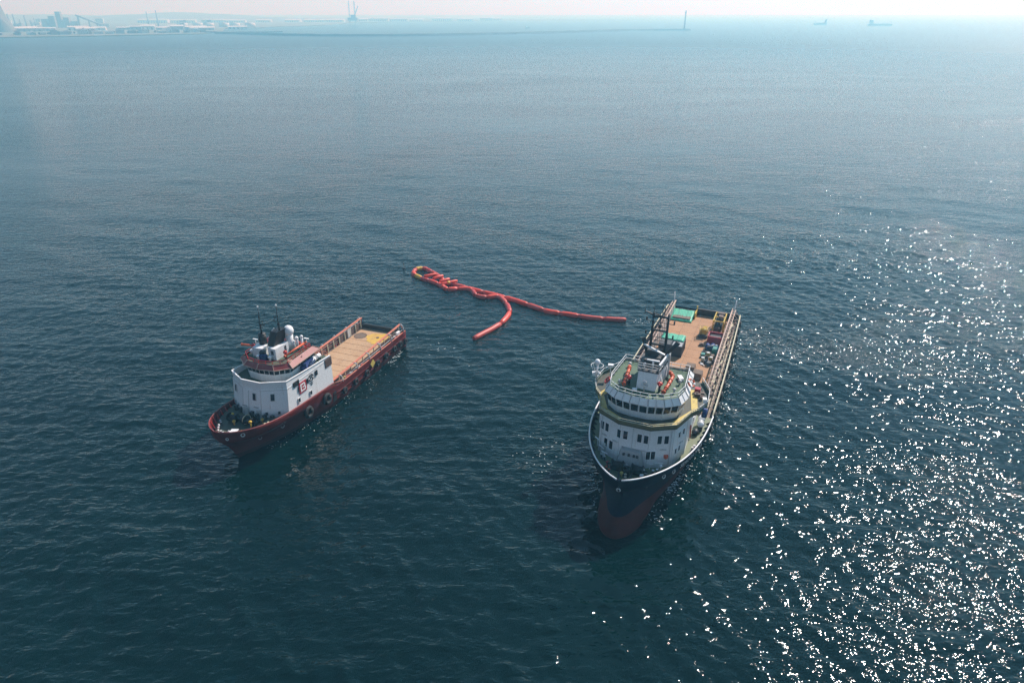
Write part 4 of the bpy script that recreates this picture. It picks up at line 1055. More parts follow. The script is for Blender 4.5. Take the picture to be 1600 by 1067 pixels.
# emblems on the port wall
eb = P(MB().box((37.3, 5.99, 8.9), (2.1, .1, 2.1)), 'emblem_board', 'emblem_red')
mb = MB(); yb = 6.055
def slab(x0, x1, z0, z1): mb.box(((x0 + x1) / 2, yb, (z0 + z1) / 2), (abs(x1 - x0), .04, z1 - z0))
for x0, x1, z0, z1 in ((38.02, 37.72, 8.15, 9.65), (37.72, 36.75, 9.41, 9.65), (37.72, 36.62, 8.15, 8.39), (37.5, 36.75, 8.8, 8.98), (36.95, 36.66, 8.98, 9.45), (36.86, 36.56, 8.35, 8.82)): slab(x0, x1, z0, z1)
mb.build('emblem_letter', 'white_clean', eb)
mb = MB(); c = Vector((34.7, 6.0, 9.45))
for a0, a1 in ((.3, 1.5), (1.9, 3.0), (3.5, 4.6), (5.0, 6.0)):
    mb.tube([c + .62 * Vector((math.cos(a), 0, math.sin(a))) for a in np.linspace(a0, a1, 6)], .11, 5)
mb.tube([c + Vector((.25, 0, -.2)), c + Vector((-.05, 0, .25)), c + Vector((-.3, 0, -.1))], .08, 5)
for k in range(3): mb.box((34.7, 5.97, 8.5 - .25 * k), (.9 - .15 * k, .06, .07))
P(mb, 'round_emblem', 'dark_print')
# wheelhouse
WB2 = [(31.5, 4.5), (38.6, 4.7), (40.3, 2.7), (40.7, 0.0), (40.3, -2.7), (38.6, -4.7), (31.5, -4.5)]
def w2(k, z, dx=0): return ring3(outward(offset_poly(WB2, k, dx)), z)
lo, si, he, ea, co_ = w2(1.0, 10.66), w2(1.02, 12.15), w2(1.06, 13.15), w2(1.20, 13.35), w2(1.02, 14.15)
P(MB().loft([lo, si, he]), 'wheelhouse', 'white')
n2 = len(si)
cn = {e: max(1, round((Vector(si[(e + 1) % n2]) - Vector(si[e])).length / 1.05)) for e in range(n2)}
bridge_windows(ship, [tuple(Vector(si[i]).lerp(Vector(he[i]), .06)) for i in range(n2)], [tuple(Vector(si[i]).lerp(Vector(he[i]), .95)) for i in range(n2)], range(n2), cn, .07)
P(MB().loft([ea, co_], True, False), 'roof_brim', 'roof_red')
P(MB().loft([w2(1.01, 13.7), w2(1.01, 13.85)]), 'bridge_roof', 'l_green_deck')
mb = MB()
for e in range(n2): mb.bar(Vector(ea[e]) - Vector((0, 0, .02)), Vector(ea[(e + 1) % n2]) - Vector((0, 0, .02)), .12)
P(mb, 'brim_edge', 'pink_rail')
mb = MB()
for e in range(n2): mb.bar(Vector(ea[e]) + Vector((0, 0, .06)), Vector(co_[e]) + Vector((0, 0, .06)), .1)
PE(mb, 'brim_rib', 'pink_rail')
mb = MB()
for y in (4.72, 5.12): mb.bar((35.3, y, 10.7), (35.3, y, 14.2), .06)
for k in range(10): mb.bar((35.3, 4.72, 11 + .32 * k), (35.3, 5.12, 11 + .32 * k), .05)
P(mb, 'ladder', 'brown_panel')
P(MB().box((38.0, 4.5, 14.0), (.9, .7, .5), .2), 'roof_locker', 'pink_rail')
# roof houses, funnels, masts
P(MB().box((37.1, -2.3, 14.7), (1.9, 2.2, 1.7), .1), 'roof_house', 'white'); P(MB().box((36.4, 1.1, 14.95), (3.4, 1.7, 2.2), -.05), 'roof_house', 'white')
P(MB().box((38.1, 1.1, 15.2), (.1, .6, .8)), 'house_door', 'dark_grey'); P(MB().box((35.6, 1.97, 15.0), (.5, .1, 1.4)), 'house_door', 'dark_grey')
mb = MB(); mb.cyl((36.0, -2.5, 15.5), (36.0, -2.5, 17.4), .7, n=14); mb.ball((36.0, -2.5, 17.4), (.7, .7, .35), 14, 4, 0); P(mb, 'funnel', 'black')
mb = MB(); fp = [(37.4, -.4), (37.4, 1.0), (35.0, 1.3), (35.0, -.3)]
mb.loft([ring3(fp[::-1], 16.0), ring3([(x - 1.0, y + .3) for x, y in fp][::-1], 18.5)]); P(mb, 'funnel', 'black')
for s, t, z0, z1, arms in ((36.2, -2.3, 17.6, 22.7, ((19.4, -.9), (20.1, -.7))), (35.4, 1.1, 18.3, 23.2, ((20.2, .9), (20.8, .6)))):
    mb = MB(); mb.tube([(s, t, z0), (s - .1, t - .1, (z0 + z1) / 2), (s - .1, t, z1)], [.16, .1, .06], 6)
    for z, d in arms: mb.bar((s, t - d, z), (s, t + .3 * d, z), .09); mb.box((s, t - d, z + .1), (.1, .1, .35))
    mb.box((s, t, (z0 + z1) / 2 - 1.2), (.25, .25, .8)); mt = P(mb, 'mast', 'black')
    MB().ball((s - .1, t, z1 + .12), (.16, .16, .2), 8, 5).build('mast_light', 'white_clean', mt)
sat_dome(ship, 33.6, 1.55, 13.85, .92, 2.9)
for s, t, z, r, st in ((33.0, 2.6, 13.85, .34, 1.9), (32.6, 3.4, 13.85, .3, 2.2), (33.2, 2.0, 13.85, .3, 1.2)): sat_dome(ship, s, t, z, r, st)
for s, t, h in ((36.0, -4.2, 2.2), (31.9, 3.9, 1.9)):
    mb = MB(); mb.cyl((s, t, 13.85), (s, t, 13.85 + h), .05, n=5); mb.box((s, t, 13.9 + h), (.25, 1.0, .1)); P(mb, 'radar_scanner', 'white_clean')
for s, t in ((39.0, -1.4), (38.6, .8), (37.6, -4.0)): vent(ship, s, t, 13.85, 1.0, .38, 'white_clean')
P(MB().box((38.7, -.5, 14.35), (.9, 1.1, 1.0)), 'deck_unit', 'blue')
P(MB().box((38.2, -1.0, 14.9), (.8, .9, .7), .3), 'deck_unit', 'navy_box')
mb = MB()
for k in range(3): mb.box((37.9 - 1.1 * k, -.3 - .2 * k, 16.1), (.1, .9, .08), .4)
PE(mb, 'roof_lamp', 'white_clean')
mb = MB(); mb.bar((34.9, -1.4, 17.3), (34.3, -1.0, 18.1), .22); P(mb, 'horn', 'white_clean')
P(rail([Vector(p) for p in w2(.97, 13.85)], .9, 1.2, .03, (.5,), True), 'roof_railing', 'monitor_red')
for pts, st in (([(37.6, 3.3, 14.7), (34.8, 3.5, 14.9), (32.2, 3.8, 15.1)], (36.9, 2.9)), ([(36.6, -4.3, 15.0), (37.0, -5.2, 15.2), (37.2, -6.4, 15.2)], (36.6, -4.4))):
    mb = MB(); mb.tube(pts, [.16, .2, .22], 8)
    for q in (pts[0], pts[-1]): mb.ball(q, .26, 8, 5)
    mon = P(mb, 'fire_monitor', 'orange_red')
    b2 = MB(); b2.cyl((*st, 13.85), (*st, 15.0), .2, n=8); b2.ball((*st, 15.1), .38, 9, 6); b2.bar((*st, 14.9), pts[0], .16); b2.build('monitor_stand', 'monitor_red', mon)
mb = MB(); mb.tube([(32.4, 3.9, 14.0), (32.0, 2.6, 14.6), (31.8, .5, 14.6), (31.8, -2, 14.3)], .16, 7); mb.tube([(32.6, 3.2, 14.6), (32.2, 3.0, 13.9)], .2, 7); P(mb, 'fire_main', 'monitor_red')
P(rail([(28.5, -5.5, 10.66), (28.5, 5.5, 10.66)], 1.0, 1.2, .04), 'railing', 'rail_red')
# crane beside the wheelhouse
cr = MB(); cr.cyl((34.7, 5.1, 10.6), (34.7, 5.1, 12.0), .45, n=10); cr.box((34.7, 5.1, 12.1), (1.4, .9, .8), .3); cr.bar((34.7, 5.1, 12.3), (32.4, 4.9, 12.1), .5, .5); cr.box((35.5, 5.15, 11.6), (.7, .7, .8)); P(cr, 'deck_crane', 'blue')
P(MB().bar((33.4, 4.95, 11.0), (31.6, 4.7, 11.4), .6, .5), 'crane_boom', 'lead_blue')
mb = MB()
for k in range(9): mb.box((30 + rng.uniform(-1.2, 1.2), rng.uniform(-2.5, 3.5), 10.95), (.5, .4, .6), rng.uniform(0, 1.5))
PE(mb, 'aft_roof_gear', 'brown_crate')
P(MB().cyl((29.6, 1.2, 10.66), (29.6, 1.2, 11.9), .7, n=12), 'aft_ventilator', 'monitor_red')
# bow gear
mb = MB()
for y in (-1.9, 1.6):
    mb.cyl((47.0, y - .7, 6.3), (47.0, y + .7, 6.3), .5, n=12)
    for d in (-.75, .75): mb.cyl((47.0, y + d - .06, 6.3), (47.0, y + d + .06, 6.3), .8, n=14)
mb.cyl((47, -3.2, 6.3), (47, 3.0, 6.3), .14, n=7); mb.box((46.3, 0, 5.9), (1.2, 1.3, 1.0)); mb.box((46.2, -2, 5.7), (1.3, 1.6, .5)); mb.box((46.2, 1.8, 5.7), (1.3, 1.6, .5))
P(mb, 'windlass', 'black')
mb = MB(); mb.torus((46.9, 1.0, 6.5), (.2, 1, 0), .85, .07, 18, 6); P(mb, 'winch_guard', 'cream_rail')
mb = MB()
for s, t, z in ((47.6, 2.4, 6.7), (46.4, -2.5, 6.5), (47.8, -1.0, 6.2), (45.6, 3.2, 6.2)): mb.ball((s, t, z), (.32, .32, .26), 9, 6)
for s, t in ((47.6, 2.4), (45.6, 3.2), (46.4, -2.5), (47.8, -1.0)): mb.cyl((s, t, 5.4), (s, t, 6.4), .14, n=6)
PE(mb, 'yellow_cap', 'machine_yellow')
for s, t, top, rz in ((49.9, 2.2, 'yellow', .3), (50.9, -.9, 'light_grey', 1.2), (48.4, -3.4, 'light_grey', .9), (46.0, 4.4, 'cream_rail', -.4)): bollard_pair(ship, s, t, 5.45, top, rz, .7)
P(MB().box((49.9, .8, 5.95), (.9, 1.3, .12), .2, (.1, .1)).box((49.9, .8, 5.65), (.5, .7, .5)), 'white_hatch', 'white_clean')
for s, t in ((49.5, -2.8), (50.2, -2.3), (50.9, -1.7), (50.5, .2)): vent(ship, s, t, 5.45, .8, .2, 'white_clean')
mb = MB()
for k in range(7):
    f = .12 + .12 * k; q = Vector((44.35, 2.0)).lerp(Vector((44.35, -5)), f); mb.box((44.75 - .3 * abs(k - 2), lerp(4.2, -4.2, k / 6), 5.9), (.6, .55, 1.0))
PE(mb, 'bow_locker', 'dark_grey')
def bow_ring(h, s, z, r, mat, name):
    y = h.half(s, z); d = (h.half(s + .2, z) - y) / .2
    P(MB().torus((s, y + .02, z), (-d, 1, .2), r, r * .3, 12, 6), name, mat)
bow_ring(HR, 50.8, 6.3, .3, 'light_grey', 'fairlead'); bow_ring(HR, 52.3, 5.9, .22, 'light_grey', 'fairlead'); bow_ring(HR, 42.8, 3.6, .35, 'dim_lettering', 'anchor_eye'); bow_ring(HR, 46.6, 3.0, .3, 'dim_lettering', 'anchor_eye')
# weathered name on the bow (illegible strokes) and the bar above it
mb = MB()
for k in range(6):
    s = 46.2 - .5 * k; mb.add([(x, HR.half(x, z) + .03, z) for x, z in ((s, 4.95), (s - .45, 4.95), (s - .45, 5.13), (s, 5.13))], [(0, 1, 2, 3)])
for k in range(13):
    s = 47.9 - .42 * k + rng.uniform(-.04, .04); z0, z1 = 4.0 + .02 * k, 4.52 + .02 * k
    for a, b, c, d in ((0, .1, z0, z1), (.1, .24, rng.choice([z0, z1 - .1, (z0 + z1) / 2]), None)):
        d = d or c + .1
        mb.add([(x, HR.half(x, z) + .03, z) for x, z in ((s - a, c), (s - b, c), (s - b, d), (s - a, d))], [(0, 1, 2, 3)])
P(mb, 'name_lettering', 'dim_lettering')
mb = MB(); mb.box((28.6, 6.06, 2.2), (1.0, .2, 2.0)); P(mb, 'side_recess', 'black')

# loose things on the red ship
for s, t, lab in ((31.9, 4.55, 'white liferaft canister beside the blue crane, nearer the bow'), (30.2, 4.5, 'white liferaft canister nearest the aft edge of the red ship house')):
    c = on(FL, 'liferaft', s, t, 10.66, 0, lab, 'liferaft'); m = MB(); m.cyl((-.6, 0, .75), (.6, 0, .75), .42, n=14); m.build('canister', 'white_clean', c)
    m = MB(); m.box((-.35, 0, .2), (.1, .8, .4)); m.box((.35, 0, .2), (.1, .8, .4)); m.build('cradle', 'dark_grey', c)
    m = MB()
    for x in (-.3, .3): m.torus((x, 0, .75), (1, 0, 0), .43, .03, 14, 4)
    m.build('strap', 'dark_grey', c)
for s, z, r, lab in ((31.6, 3.3, .85, 'big round black tyre on the red hull, the one nearer the stern'), (37.0, 3.4, .85, 'big round black tyre on the red hull, the one nearer the bow')):
    m = MB(); m.torus((0, 0, 0), (0, 1, .1), r, .38, 18, 9)
    solo(FL, m, 'tyre_fender', 'rubber', s, HR.half(s, z) + .42, z, 0, lab, 'fender', 'large tyres on the red hull')
tb = None
for k, s in enumerate((.8, 3.2, 5.8, 9.4, 13.0, 17.4, 21.6, 25.6)):
    if tb is None:
        tb = torus_coil(.55, .24).build('tyre_fender', 'rubber'); f = tb
        pass
    else:
        f = tb.copy(); COL.objects.link(f)
    tag(f, ORDN[k] + ' small black tyre fender from the stern, low on the side of the red ship', 'fender', 'small tyre fenders on the red ship')
    f.location = FL.w(s, HR.half(s, 1.9) + .36, 1.8 + rng.uniform(-.2, .2)); f.rotation_euler = (0, rng.uniform(-.2, .2), FL.rz)
m = MB(); m.box((0, 0, 0), (1.3, .1, 1.3), 0, (0, .55)); solo(FL, m, 'yellow_panel', 'yellow', 14.9, 6.35, 2.75, 0, 'yellow square panel hanging on the side of the red ship', 'panel')
# ------------------------------------------------------------------ floating boom
boom = empty('oil_boom', (-10, 172, 0), 0, 'long red inflatable oil boom with yellow sections floating in a loop between the ships', 'oil boom')
BP = [(28.57, 156.52), (25.7, 156.72), (22.24, 157.31), (18.63, 158.31), (15.5, 159.73), (12.3, 160.76), (9.57, 161.79), (7.0, 163.9), (4.22, 166.49), (1.37, 168.92), (-1.73, 171.41), (-4.89, 173.5), (-7.94, 175.39), (-11.04, 177.31), (-14.03, 179.52), (-16.69, 181.27), (-18.86, 183.3), (-20.38, 185.9), (-21.78, 188.83), (-23.32, 191.01), (-24.64, 192.68), (-25.98, 194.37), (-27.56, 194.77), (-28.79, 193.8), (-29.27, 191.57), (-28.61, 189.37), (-27.06, 187.49), (-25.54, 185.64), (-23.91, 184.34), (-21.89, 182.54), (-20.24, 180.52), (-18.98, 178.53), (-17.78, 177.07), (-15.15, 177.56), (-12.31, 177.8), (-10.79, 175.87), (-9.76, 172.8), (-7.44, 171.41), (-4.86, 172.1), (-3.29, 171.64), (-1.87, 168.25), (-0.83, 163.9), (-0.82, 160.14), (-2.39, 155.15), (-4.53, 151.53), (-6.77, 148.58), (-8.93, 145.73)]
def resample(P_, n=4):
    out = []; Pn = [P_[0]] + P_ + [P_[-1]]
    for i in range(1, len(Pn) - 2):
        p0, p1, p2, p3 = (np.array(Pn[i + d]) for d in (-1, 0, 1, 2))
        for k in range(n):
            t = k / n; out.append(.5 * (2 * p1 + (p2 - p0) * t + (2 * p0 - 5 * p1 + 4 * p2 - p3) * t * t + (3 * p1 - p0 - 3 * p2 + p3) * t ** 3))
    out.append(np.array(P_[-1])); return out
path = resample(BP, 4)
heads = [0, 7, 14, 20, 26, 32, 40, 48, 54, 60, 66, 72, 78, 82, 86, 92, 96, 101, 106, 112, 118, 124, 128, 132, 139, 144, 149, 155, 161, 167, 173, len(path) - 1]
yel = {14, 17}
for i, (a, b) in enumerate(zip(heads[:-1], heads[1:])):
    seg = path[a:b + 1]; m = len(seg); r0 = .68 * rng.uniform(.94, 1.06)
    hz = np.array([waves(np.array([q[0]]), np.array([q[1]]), np.array([.46]))[2][0] for q in seg])
    pts = [(q[0] + 10, q[1] - 172, .36 + .8 * hz.mean() + .25 * (z - hz.mean())) for q, z in zip(seg, hz)]
    rr = [r0 * (.72 if k in (0, m - 1) else rng.uniform(.96, 1.03)) for k in range(m)]
    o = MB().tube(pts, rr, 10).build('boom_section', 'boom_yellow' if i in yel else ('boom_red', 'boom_red_faded', 'boom_red', 'boom_red_dark')[int(rng.integers(4))], boom)
    q = Vector(pts[-1]); d = (Vector(pts[-1]) - Vector(pts[-2])).normalized()
    MB().cyl(q - d * .07, q + d * .07, .58, n=10).build('joint_collar', 'monitor_red', o)
for (a, b), mt in zip((((-25.16, 186.0), (-22.34, 187.33)), ((-22.41, 184.42), (-20.17, 186.0)), ((-20.33, 181.83), (-18.1, 183.37)), ((-19.6, 179.81), (-15.97, 181.83))), ('boom_red', 'boom_red', 'boom_red', 'boom_red')):
    a, b = Vector((a[0] + 10, a[1] - 172, 1.05)), Vector((b[0] + 10, b[1] - 172, 1.15)); e = (b - a) * .12
    o = MB().tube([a - e, a, b, b + e], [.30, .46, .46, .30], 9).build('boom_section', mt, boom)
    if a.x > -10 and a.y < 9: MB().cyl(a.lerp(b, .35), a.lerp(b, .55), .47, n=9).build('yellow_band', 'boom_yellow', o)
bu = empty('marker_buoy', (-32.6, 195.2, 0), 0, 'tiny dark marker buoy floating left of the boom loop', 'buoy')
MB().cyl((0, 0, -.3), (0, 0, .35), .4, n=10).build('float', 'black', bu); m = MB(); m.cyl((0, 0, .3), (0, 0, 1.9), .08, n=6); m.box((0, 0, 1.7), (.35, .35, .4)); m.build('pole', 'dark_grey', bu)

# ------------------------------------------------------------------ foam along the hulls and in the wash
fv, ff = [], []
def flake(x, y, size):
    dx, dy, z = waves(np.array([x]), np.array([y]), np.array([.46])); z = float(z[0]) + .03
    n = 6; o = len(fv); a0 = rng.uniform(0, 6.28); el = rng.uniform(1.2, 2.8); th = R(-15) + rng.normal(0, .5)
    for k in range(n):
        a = a0 + 2 * math.pi * k / n; r = size * rng.uniform(.5, 1); u, v = r * math.cos(a) * el, r * math.sin(a)
        fv.append((x + float(dx[0]) + u * math.cos(th) - v * math.sin(th), y + float(dy[0]) + u * math.sin(th) + v * math.cos(th), z))
    ff.append(list(range(o, o + n)))
def wash(fr, h, s0, s1, side, n, spread, size):
    for _ in range(n):
        s = rng.uniform(s0, s1); d = abs(rng.normal(0, spread)) + .15
        x, y, _z = fr.w(s + rng.normal(0, .4), side * (h.half(min(s, 81), 0) + d), 0); flake(x, y, rng.uniform(.3, 1) * size * .75)
wash(FB, HB, 58, 76, 1, 110, 1.3, .15); wash(FB, HB, 62, 68, 1, 50, .5, .22); wash(FB, HB, 2, 60, 1, 170, 1.0, .15); wash(FB, HB, 50, 78, -1, 60, 1.6, .14)
wash(FL, HR, 2, 30, 1, 50, 1.9, .11); wash(FL, HR, 4, 9, 1, 30, .8, .2); wash(FL, HR, 30, 46, 1, 50, 1.8, .13); wash(FL, HR, 0, 20, -1, 30, .8, .12)
for cx, cy, sx, sy, n in ((66, 140, 9, 5, 90), (6.5, 99, 5, 5, 70), (32, 156.4, 2.5, 1.2, 30), (-17, 141, 4, 3, 30)):
    for _ in range(n): flake(cx + rng.normal(0, sx), cy + rng.normal(0, sy), rng.uniform(.03, .13))
me = bpy.data.meshes.new('foam'); me.from_pydata(fv, [], ff); me.materials.append(MATS['foam']); fo = bpy.data.objects.new('foam', me); COL.objects.link(fo); fo['kind'] = 'stuff'

# ------------------------------------------------------------------ far shore
shore = [(-9000, 1500), (-2600, 1650), (-1481, 2160), (-1403, 2213), (-1302, 2269), (-1212, 2359), (-1065, 2490), (-1022, 2598), (-1010, 2660), (-1120, 2900), (-1260, 3300), (-1000, 4050), (-1050, 5000), (-500, 5600), (-200, 5800), (900, 6150), (1100, 6400), (-200, 7600), (-3000, 9500), (-12000, 9500)]
m = MB(); m.loft([[(x, y, -2) for x, y in shore], [(x, y, 2.2) for x, y in shore]]); o = m.build('shore', 'land', None); o['kind'] = 'structure'
def ridge_mesh(x0, x1, y0, y1, hf, nx_, ny_, name, mat):
    vs = [(lerp(x0, x1, i / nx_), lerp(y0, y1, j / ny_), hf(lerp(x0, x1, i / nx_), lerp(y0, y1, j / ny_))) for j in range(ny_ + 1) for i in range(nx_ + 1)]
    fs = [(j * (nx_ + 1) + i, j * (nx_ + 1) + i + 1, (j + 1) * (nx_ + 1) + i + 1, (j + 1) * (nx_ + 1) + i) for j in range(ny_) for i in range(nx_)]
    o = MB().add(vs, fs, True).build(name, mat, None); o['kind'] = 'structure'; return o
def hill(x, y):
    # steep crag at the far left: its right flank drops in steps to the shore
    u = -(x + .667 * y)
    prof = [(-14, 0), (-4, 30), (4, 44), (14, 58), (22, 108), (34, 122), (48, 134), (110, 142), (260, 146)]
    h = float(np.interp(u, [p[0] for p in prof], [p[1] for p in prof]))
    return h * max(0, 1 - ((y - 3000) / 330) ** 4) ** .6 + 3 * math.sin(x * .11) * math.sin(y * .05) * (h > 20)
ridge_mesh(-2420, -1770, 2670, 3330, hill, 130, 40, 'hill', 'hill_rock')
def low(x, y): return 2 + 60 * math.exp(-((x + 3300) / 1500) ** 2) * max(0, 1 - ((y - 6500) / 1200) ** 2) * (.7 + .3 * math.sin(x * .004) + .15 * math.sin(x * .017))
ridge_mesh(-6500, -500, 5300, 7700, low, 70, 14, 'low_hills', 'hill_rock')

bw_pts = [(-1075, 2640), (-960, 2540), (-840, 2456), (-735, 2380), (-638, 2335), (-560, 2315), (-495, 2310), (-319, 2328), (-165, 2403), (0, 2525), (115, 2625), (233, 2733), (395, 2891), (535, 2985), (688, 3007), (706, 3009)]
bwt = empty('breakwater', (0, 2525, 0), 0, 'long low grey rock breakwater curving across the water below the horizon', 'breakwater')
rings = []
pp = resample(bw_pts, 5)
for i, q in enumerate(pp):
    d = pp[min(i + 1, len(pp) - 1)] - pp[max(i - 1, 0)]; d = d / np.linalg.norm(d); nrm = np.array([-d[1], d[0]]); j = rng.uniform(-.5, .5)
    rings.append([(q[0] + nrm[0] * a, q[1] - 2525 + nrm[1] * a, z) for a, z in ((-13, -1.5), (-5, 6.2 + j), (4, 6.6 + j), (12, -1.5))])
MB().loft(rings).build('rubble_mound', 'rock', bwt)
m = MB()
for i in range(2, len(pp) - 1, 1):
    for _ in range(3):
        q = pp[i]; m.box((q[0] + rng.uniform(-9, 9), q[1] - 2525 + rng.uniform(-6, 6), rng.uniform(1.5, 4.6)), (rng.uniform(2, 5), rng.uniform(2, 4), rng.uniform(1.5, 3)), rng.uniform(0, 3))
m.build('boulders', 'rock', bwt)['kind'] = 'stuff'
lt = empty('harbour_tower', (690, 3006, 4), 0, 'slim harbour light tower standing on the right end of the breakwater', 'tower')
MB().tube([(0, 0, -.5), (0, 0, 6), (0, 0, 60)], [6, 3.2, 2.3], 12).build('shaft', 'far_grey', lt); m = MB(); m.cyl((0, 0, 60), (0, 0, 62), 3.6, n=12); m.build('gallery', 'far_grey', lt)
m = MB(); m.cyl((0, 0, 62), (0, 0, 67), 2.0, n=10); m.ball((0, 0, 67), (2.1, 2.1, 2), 10, 5, 0); m.build('lantern', 'far_grey', lt)

# pier in front of the shore
m = MB(); m.box((0, 0, 2.2), (190, 14, 3.2))
for k in range(12): m.cyl((-88 + 16 * k, 0, -2), (-88 + 16 * k, 0, 1), 2, n=6)
pi_ = m.build('pier', 'far_dark', None, (-925, 2700, 0)); pi_.rotation_euler = (0, 0, .42); tag(pi_, 'thin dark pier reaching right from the low shore above the breakwater', 'pier')

# buildings along the shore
def building(kind, x, y, w, d, h, mat, rz, label, group):
    b = empty(kind, (x, y, 2.1), rz, label, 'building', group)
    MB().box((0, 0, h / 2), (w, d, h)).build('wall', mat, b)
    if kind == 'warehouse':
        vs = [(a * (w / 2 + 1), c * (d / 2 + 1), h) for a in (-1, 1) for c in (-1, 1)] + [(-w / 2 - 1, 0, h + d * .16), (w / 2 + 1, 0, h + d * .16)]
        MB().add(vs, [(0, 2, 5, 4), (1, 4, 5, 3), (0, 4, 1), (2, 3, 5), (0, 1, 3, 2)]).build('roof', 'far_white', b)
        dr = MB()
        for k in range(max(1, int(w / 16))): dr.box((-w / 2 + 8 + 16 * k, -d / 2 - .1, h * .35), (6, .3, h * .65))
        dr.build('doors', 'far_dark', b)['kind'] = 'stuff'
    else:
        wd = MB(); nfl = max(2, int(h / 3.4))
        for f in range(nfl): wd.box((0, -d / 2 - .05, 2 + f * 3.3), (w * .86, .3, 1.3))
        wd.build('window_band', 'far_dark', b); MB().box((w * .2, 0, h + 1.2), (w * .3, d * .4, 2.4)).build('roof_hut', mat, b)
    return b
G1, G2, G3 = 'hazy waterfront buildings', 'hazy warehouses along the quay', 'hazy white roofs far along the coast'
for k in range(26):
    t = k / 25; x = lerp(-1620, -1110, t) + rng.uniform(-18, 18); y = lerp(2250, 2640, t) + rng.uniform(0, 60)
    building('shore_house', x, y, rng.uniform(14, 34), rng.uniform(10, 18), rng.uniform(6, 17), rng.choice(['far_white', 'far_grey', 'far_brick', 'far_white']), .7 + rng.uniform(-.2, .2), 'small hazy flat roofed house on the waterfront at the left', G1)
for k in range(18):
    t = k / 17; x = lerp(-1900, -1180, t) + rng.uniform(-30, 30); y = lerp(2700, 3000, t) + rng.uniform(0, 240)
    building('warehouse', x, y, rng.uniform(40, 90), rng.uniform(18, 34), rng.uniform(8, 14), rng.choice(['far_grey', 'far_white', 'far_brick']), .4 + rng.uniform(-.15, .15), 'long hazy warehouse with pitched roof behind the left waterfront', G2)
for k in range(16):
    t = k / 15; x = lerp(-2300, -100, t) + rng.uniform(-60, 60); y = lerp(4700, 5950, t) + rng.uniform(0, 150)
    building('warehouse', x, y, rng.uniform(90, 190), rng.uniform(30, 50), rng.uniform(12, 20), 'far_white', rng.uniform(-.1, .1), 'very faint pale shed with a white roof low on the horizon', G3)
for k in range(14):
    x = rng.uniform(-2900, -1500); y = rng.uniform(3300, 4600)
    building('shore_house', x, y, rng.uniform(20, 50), rng.uniform(16, 26), rng.uniform(14, 42), rng.choice(['far_grey', 'far_white']), rng.uniform(0, 1), 'faint hazy block further inland behind the warehouses', 'faint blocks inland')
def chimney(x, y, h, r, label):
    c = empty('chimney', (x, y, 2.1), 0, label, 'chimney', None); MB().tube([(0, 0, 0), (0, 0, h)], [r, r * .6], 10).build('stack', 'far_grey', c); m = MB()
    m.cyl((0, 0, h * .93), (0, 0, h * .95), r * .85, n=10); m.build('platform', 'far_dark', c)
chimney(-1690, 3500, 66, 3.0, 'slimmer of two faint chimneys close together, left one with nothing at its foot')
chimney(-1650, 3510, 72, 3.2, 'taller of two faint chimneys close together, right one standing in a steel block')
chimney(-2090, 3300, 40, 2.6, 'short faint chimney right beside the steep hill at the far left')
pl_ = empty('process_plant', (-2050, 3420, 2.1), .2, 'hazy grey process plant of stepped towers left of the twin chimneys', 'plant')
for dx, dy, w, h in ((0, 0, 20, 66), (-34, 10, 24, 48), (-62, 0, 22, 36), (28, 6, 22, 42), (60, 0, 30, 26)): MB().box((dx, dy, h / 2), (w, 24, h)).build('tower_block', 'far_grey', pl_)
m = MB(); m.bar((70, 0, 52), (170, 0, 10), 9, 6); m.bar((78, 0, 0), (78, 0, 50), 7); m.bar((120, 0, 0), (120, 0, 28), 5); m.build('conveyor', 'far_grey', pl_)
m = MB()
for k in range(7): m.cyl((-120 - 22 * k, 0, 0), (-120 - 22 * k, 0, rng.uniform(25, 60)), rng.uniform(2, 5), n=8)
m.build('column', 'far_grey', pl_)
for k in range(6):
    tk = empty('storage_tank', (-1560 + 62 * k, 3560 + 30 * (k % 2), 2.1), 0, 'round hazy storage tank in the row on the far shore', 'tank', 'storage tanks on the far shore')
    MB().cyl((0, 0, 0), (0, 0, 17), 24, n=20).build('shell', 'far_white', tk); MB().tube([(0, 0, 17), (0, 0, 20)], [24, 2], 20).build('roof', 'far_white', tk)
for k in range(26):
    x = -1640 + 21 * k + rng.uniform(-6, 6); y = 2235 + 14.5 * k + rng.uniform(24, 44); tr = empty('shore_tree', (x, y, 2.0), rng.uniform(0, 6), 'small dark tree between the houses on the far left waterfront', 'tree', 'trees on the far waterfront')
    MB().cyl((0, 0, 0), (0, 0, 4), .5, n=6).build('trunk', 'far_dark', tr); m = MB()
    for _ in range(5): m.ball((rng.uniform(-3, 3), rng.uniform(-3, 3), rng.uniform(4, 7)), (rng.uniform(2, 3.4),) * 3, 7, 5)
    m.build('crown', 'far_dark', tr)
# twin legged crane rig
cr = empty('port_crane', (-885, 4200, 0), 0, 'faint tall twin legged crane rig rising above the horizon haze', 'crane')
m = MB()
for a in (-15, 15):
    for c in (-10, 10): m.bar((a - 3, c, 0), (a - 1, c, 118), 1.7)
    for z in range(12, 112, 16): m.bar((a - 3, -10, z), (a - 2, 10, z + 14), 1.6)
m.build('leg', 'far_grey', cr); m = MB(); m.box((0, 0, 30), (52, 34, 14)); m.box((4, 0, 44), (26, 24, 16)); m.build('platform', 'far_grey', cr)
m = MB(); m.bar((12, 0, 50), (34, 0, 96), 4); m.build('boom', 'far_grey', cr)
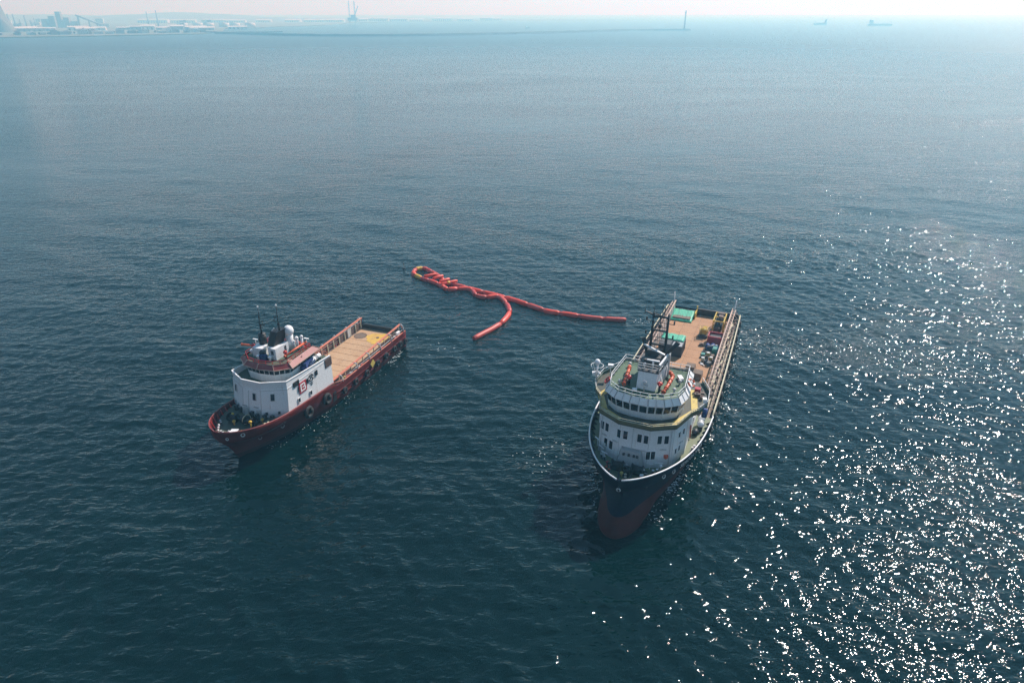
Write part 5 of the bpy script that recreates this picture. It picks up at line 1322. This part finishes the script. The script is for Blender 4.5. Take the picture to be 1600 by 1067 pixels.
# far ships
def cargo_ship(x, y, L, rz, name, label, house_end):
    c = empty(name, (x, y, 0), rz, label, 'ship'); B = L * .16
    lv = []
    for z, k in ((-2, .92), (0, .95), (6, 1.0), (9, 1.0)): lv.append([(-L / 2 * k, B / 2 * .8, z), (-L * .4, B / 2, z), (L * .36 * k, B / 2, z), (L * .45 * k, B * .3, z), (L / 2 * k, 0, z), (L * .45 * k, -B * .3, z), (L * .36 * k, -B / 2, z), (-L * .4, -B / 2, z), (-L / 2 * k, -B / 2 * .8, z)])
    MB().loft([r[::-1] for r in lv]).build('hull', 'far_ship', c)
    m = MB(); m.box((house_end * L * .38, 0, 17), (L * .09, B * .8, 16)); m.box((house_end * L * .38, 0, 26), (L * .06, B * .95, 3)); m.build('house', 'far_grey', c)
    m = MB(); m.box((house_end * L * .44, 0, 24), (L * .035, B * .25, 12)); m.build('funnel', 'far_ship', c)
    m = MB()
    for k in range(5): m.box((house_end * L * (.22 - .13 * k), 0, 10), (L * .09, B * .6, 2))
    m.bar((-house_end * L * .43, 0, 8), (-house_end * L * .43, 0, 22), 1.2); m.build('hatch', 'far_grey', c)
cargo_ship(1944, 3972, 132, .05, 'cargo_ship', 'grey cargo ship with its house at the left end, on the hazy sea at right', -1)
cargo_ship(1741, 4251, 78, .1, 'coaster', 'very faint small coaster left of the grey cargo ship, near the horizon', 1)
bt = empty('fishing_boat', (70, 3390, 0), .2, 'tiny faint boat behind the middle of the breakwater', 'boat')
MB().loft([[(-9, 2.5, -1), (5, 2.5, -1), (9, 0, -1), (5, -2.5, -1), (-9, -2.5, -1)][::-1], [(-10, 3, 3), (6, 3, 3.4), (11, 0, 4), (6, -3, 3.4), (-10, -3, 3)][::-1]]).build('hull', 'far_ship', bt)
m = MB(); m.box((-4, 0, 5), (6, 4, 4)); m.bar((-4, 0, 6), (-4, 0, 13), .8); m.build('cabin', 'far_white', bt)

# ------------------------------------------------------------------ haze
hm = bpy.data.materials.new('haze_air'); hm.use_nodes = True; nt = hm.node_tree; nt.nodes.clear()
out = nt.nodes.new('ShaderNodeOutputMaterial'); pv = nt.nodes.new('ShaderNodeVolumePrincipled')
pv.inputs['Color'].default_value = (*HAZE_COLOR, 1); pv.inputs['Density'].default_value = HAZE_DENSITY; pv.inputs['Absorption Color'].default_value = (1, 1, 1, 1); pv.inputs['Anisotropy'].default_value = HAZE_G
nt.links.new(pv.outputs[0], out.inputs['Volume']); MATS['haze_air'] = hm
E_ = 16500
hz = MB().box(((0), (E_ - 3500) / 2 + 100, 172), (2 * E_, E_ + 3500 + 200, 350)).build('haze', 'haze_air'); hz['kind'] = 'stuff'
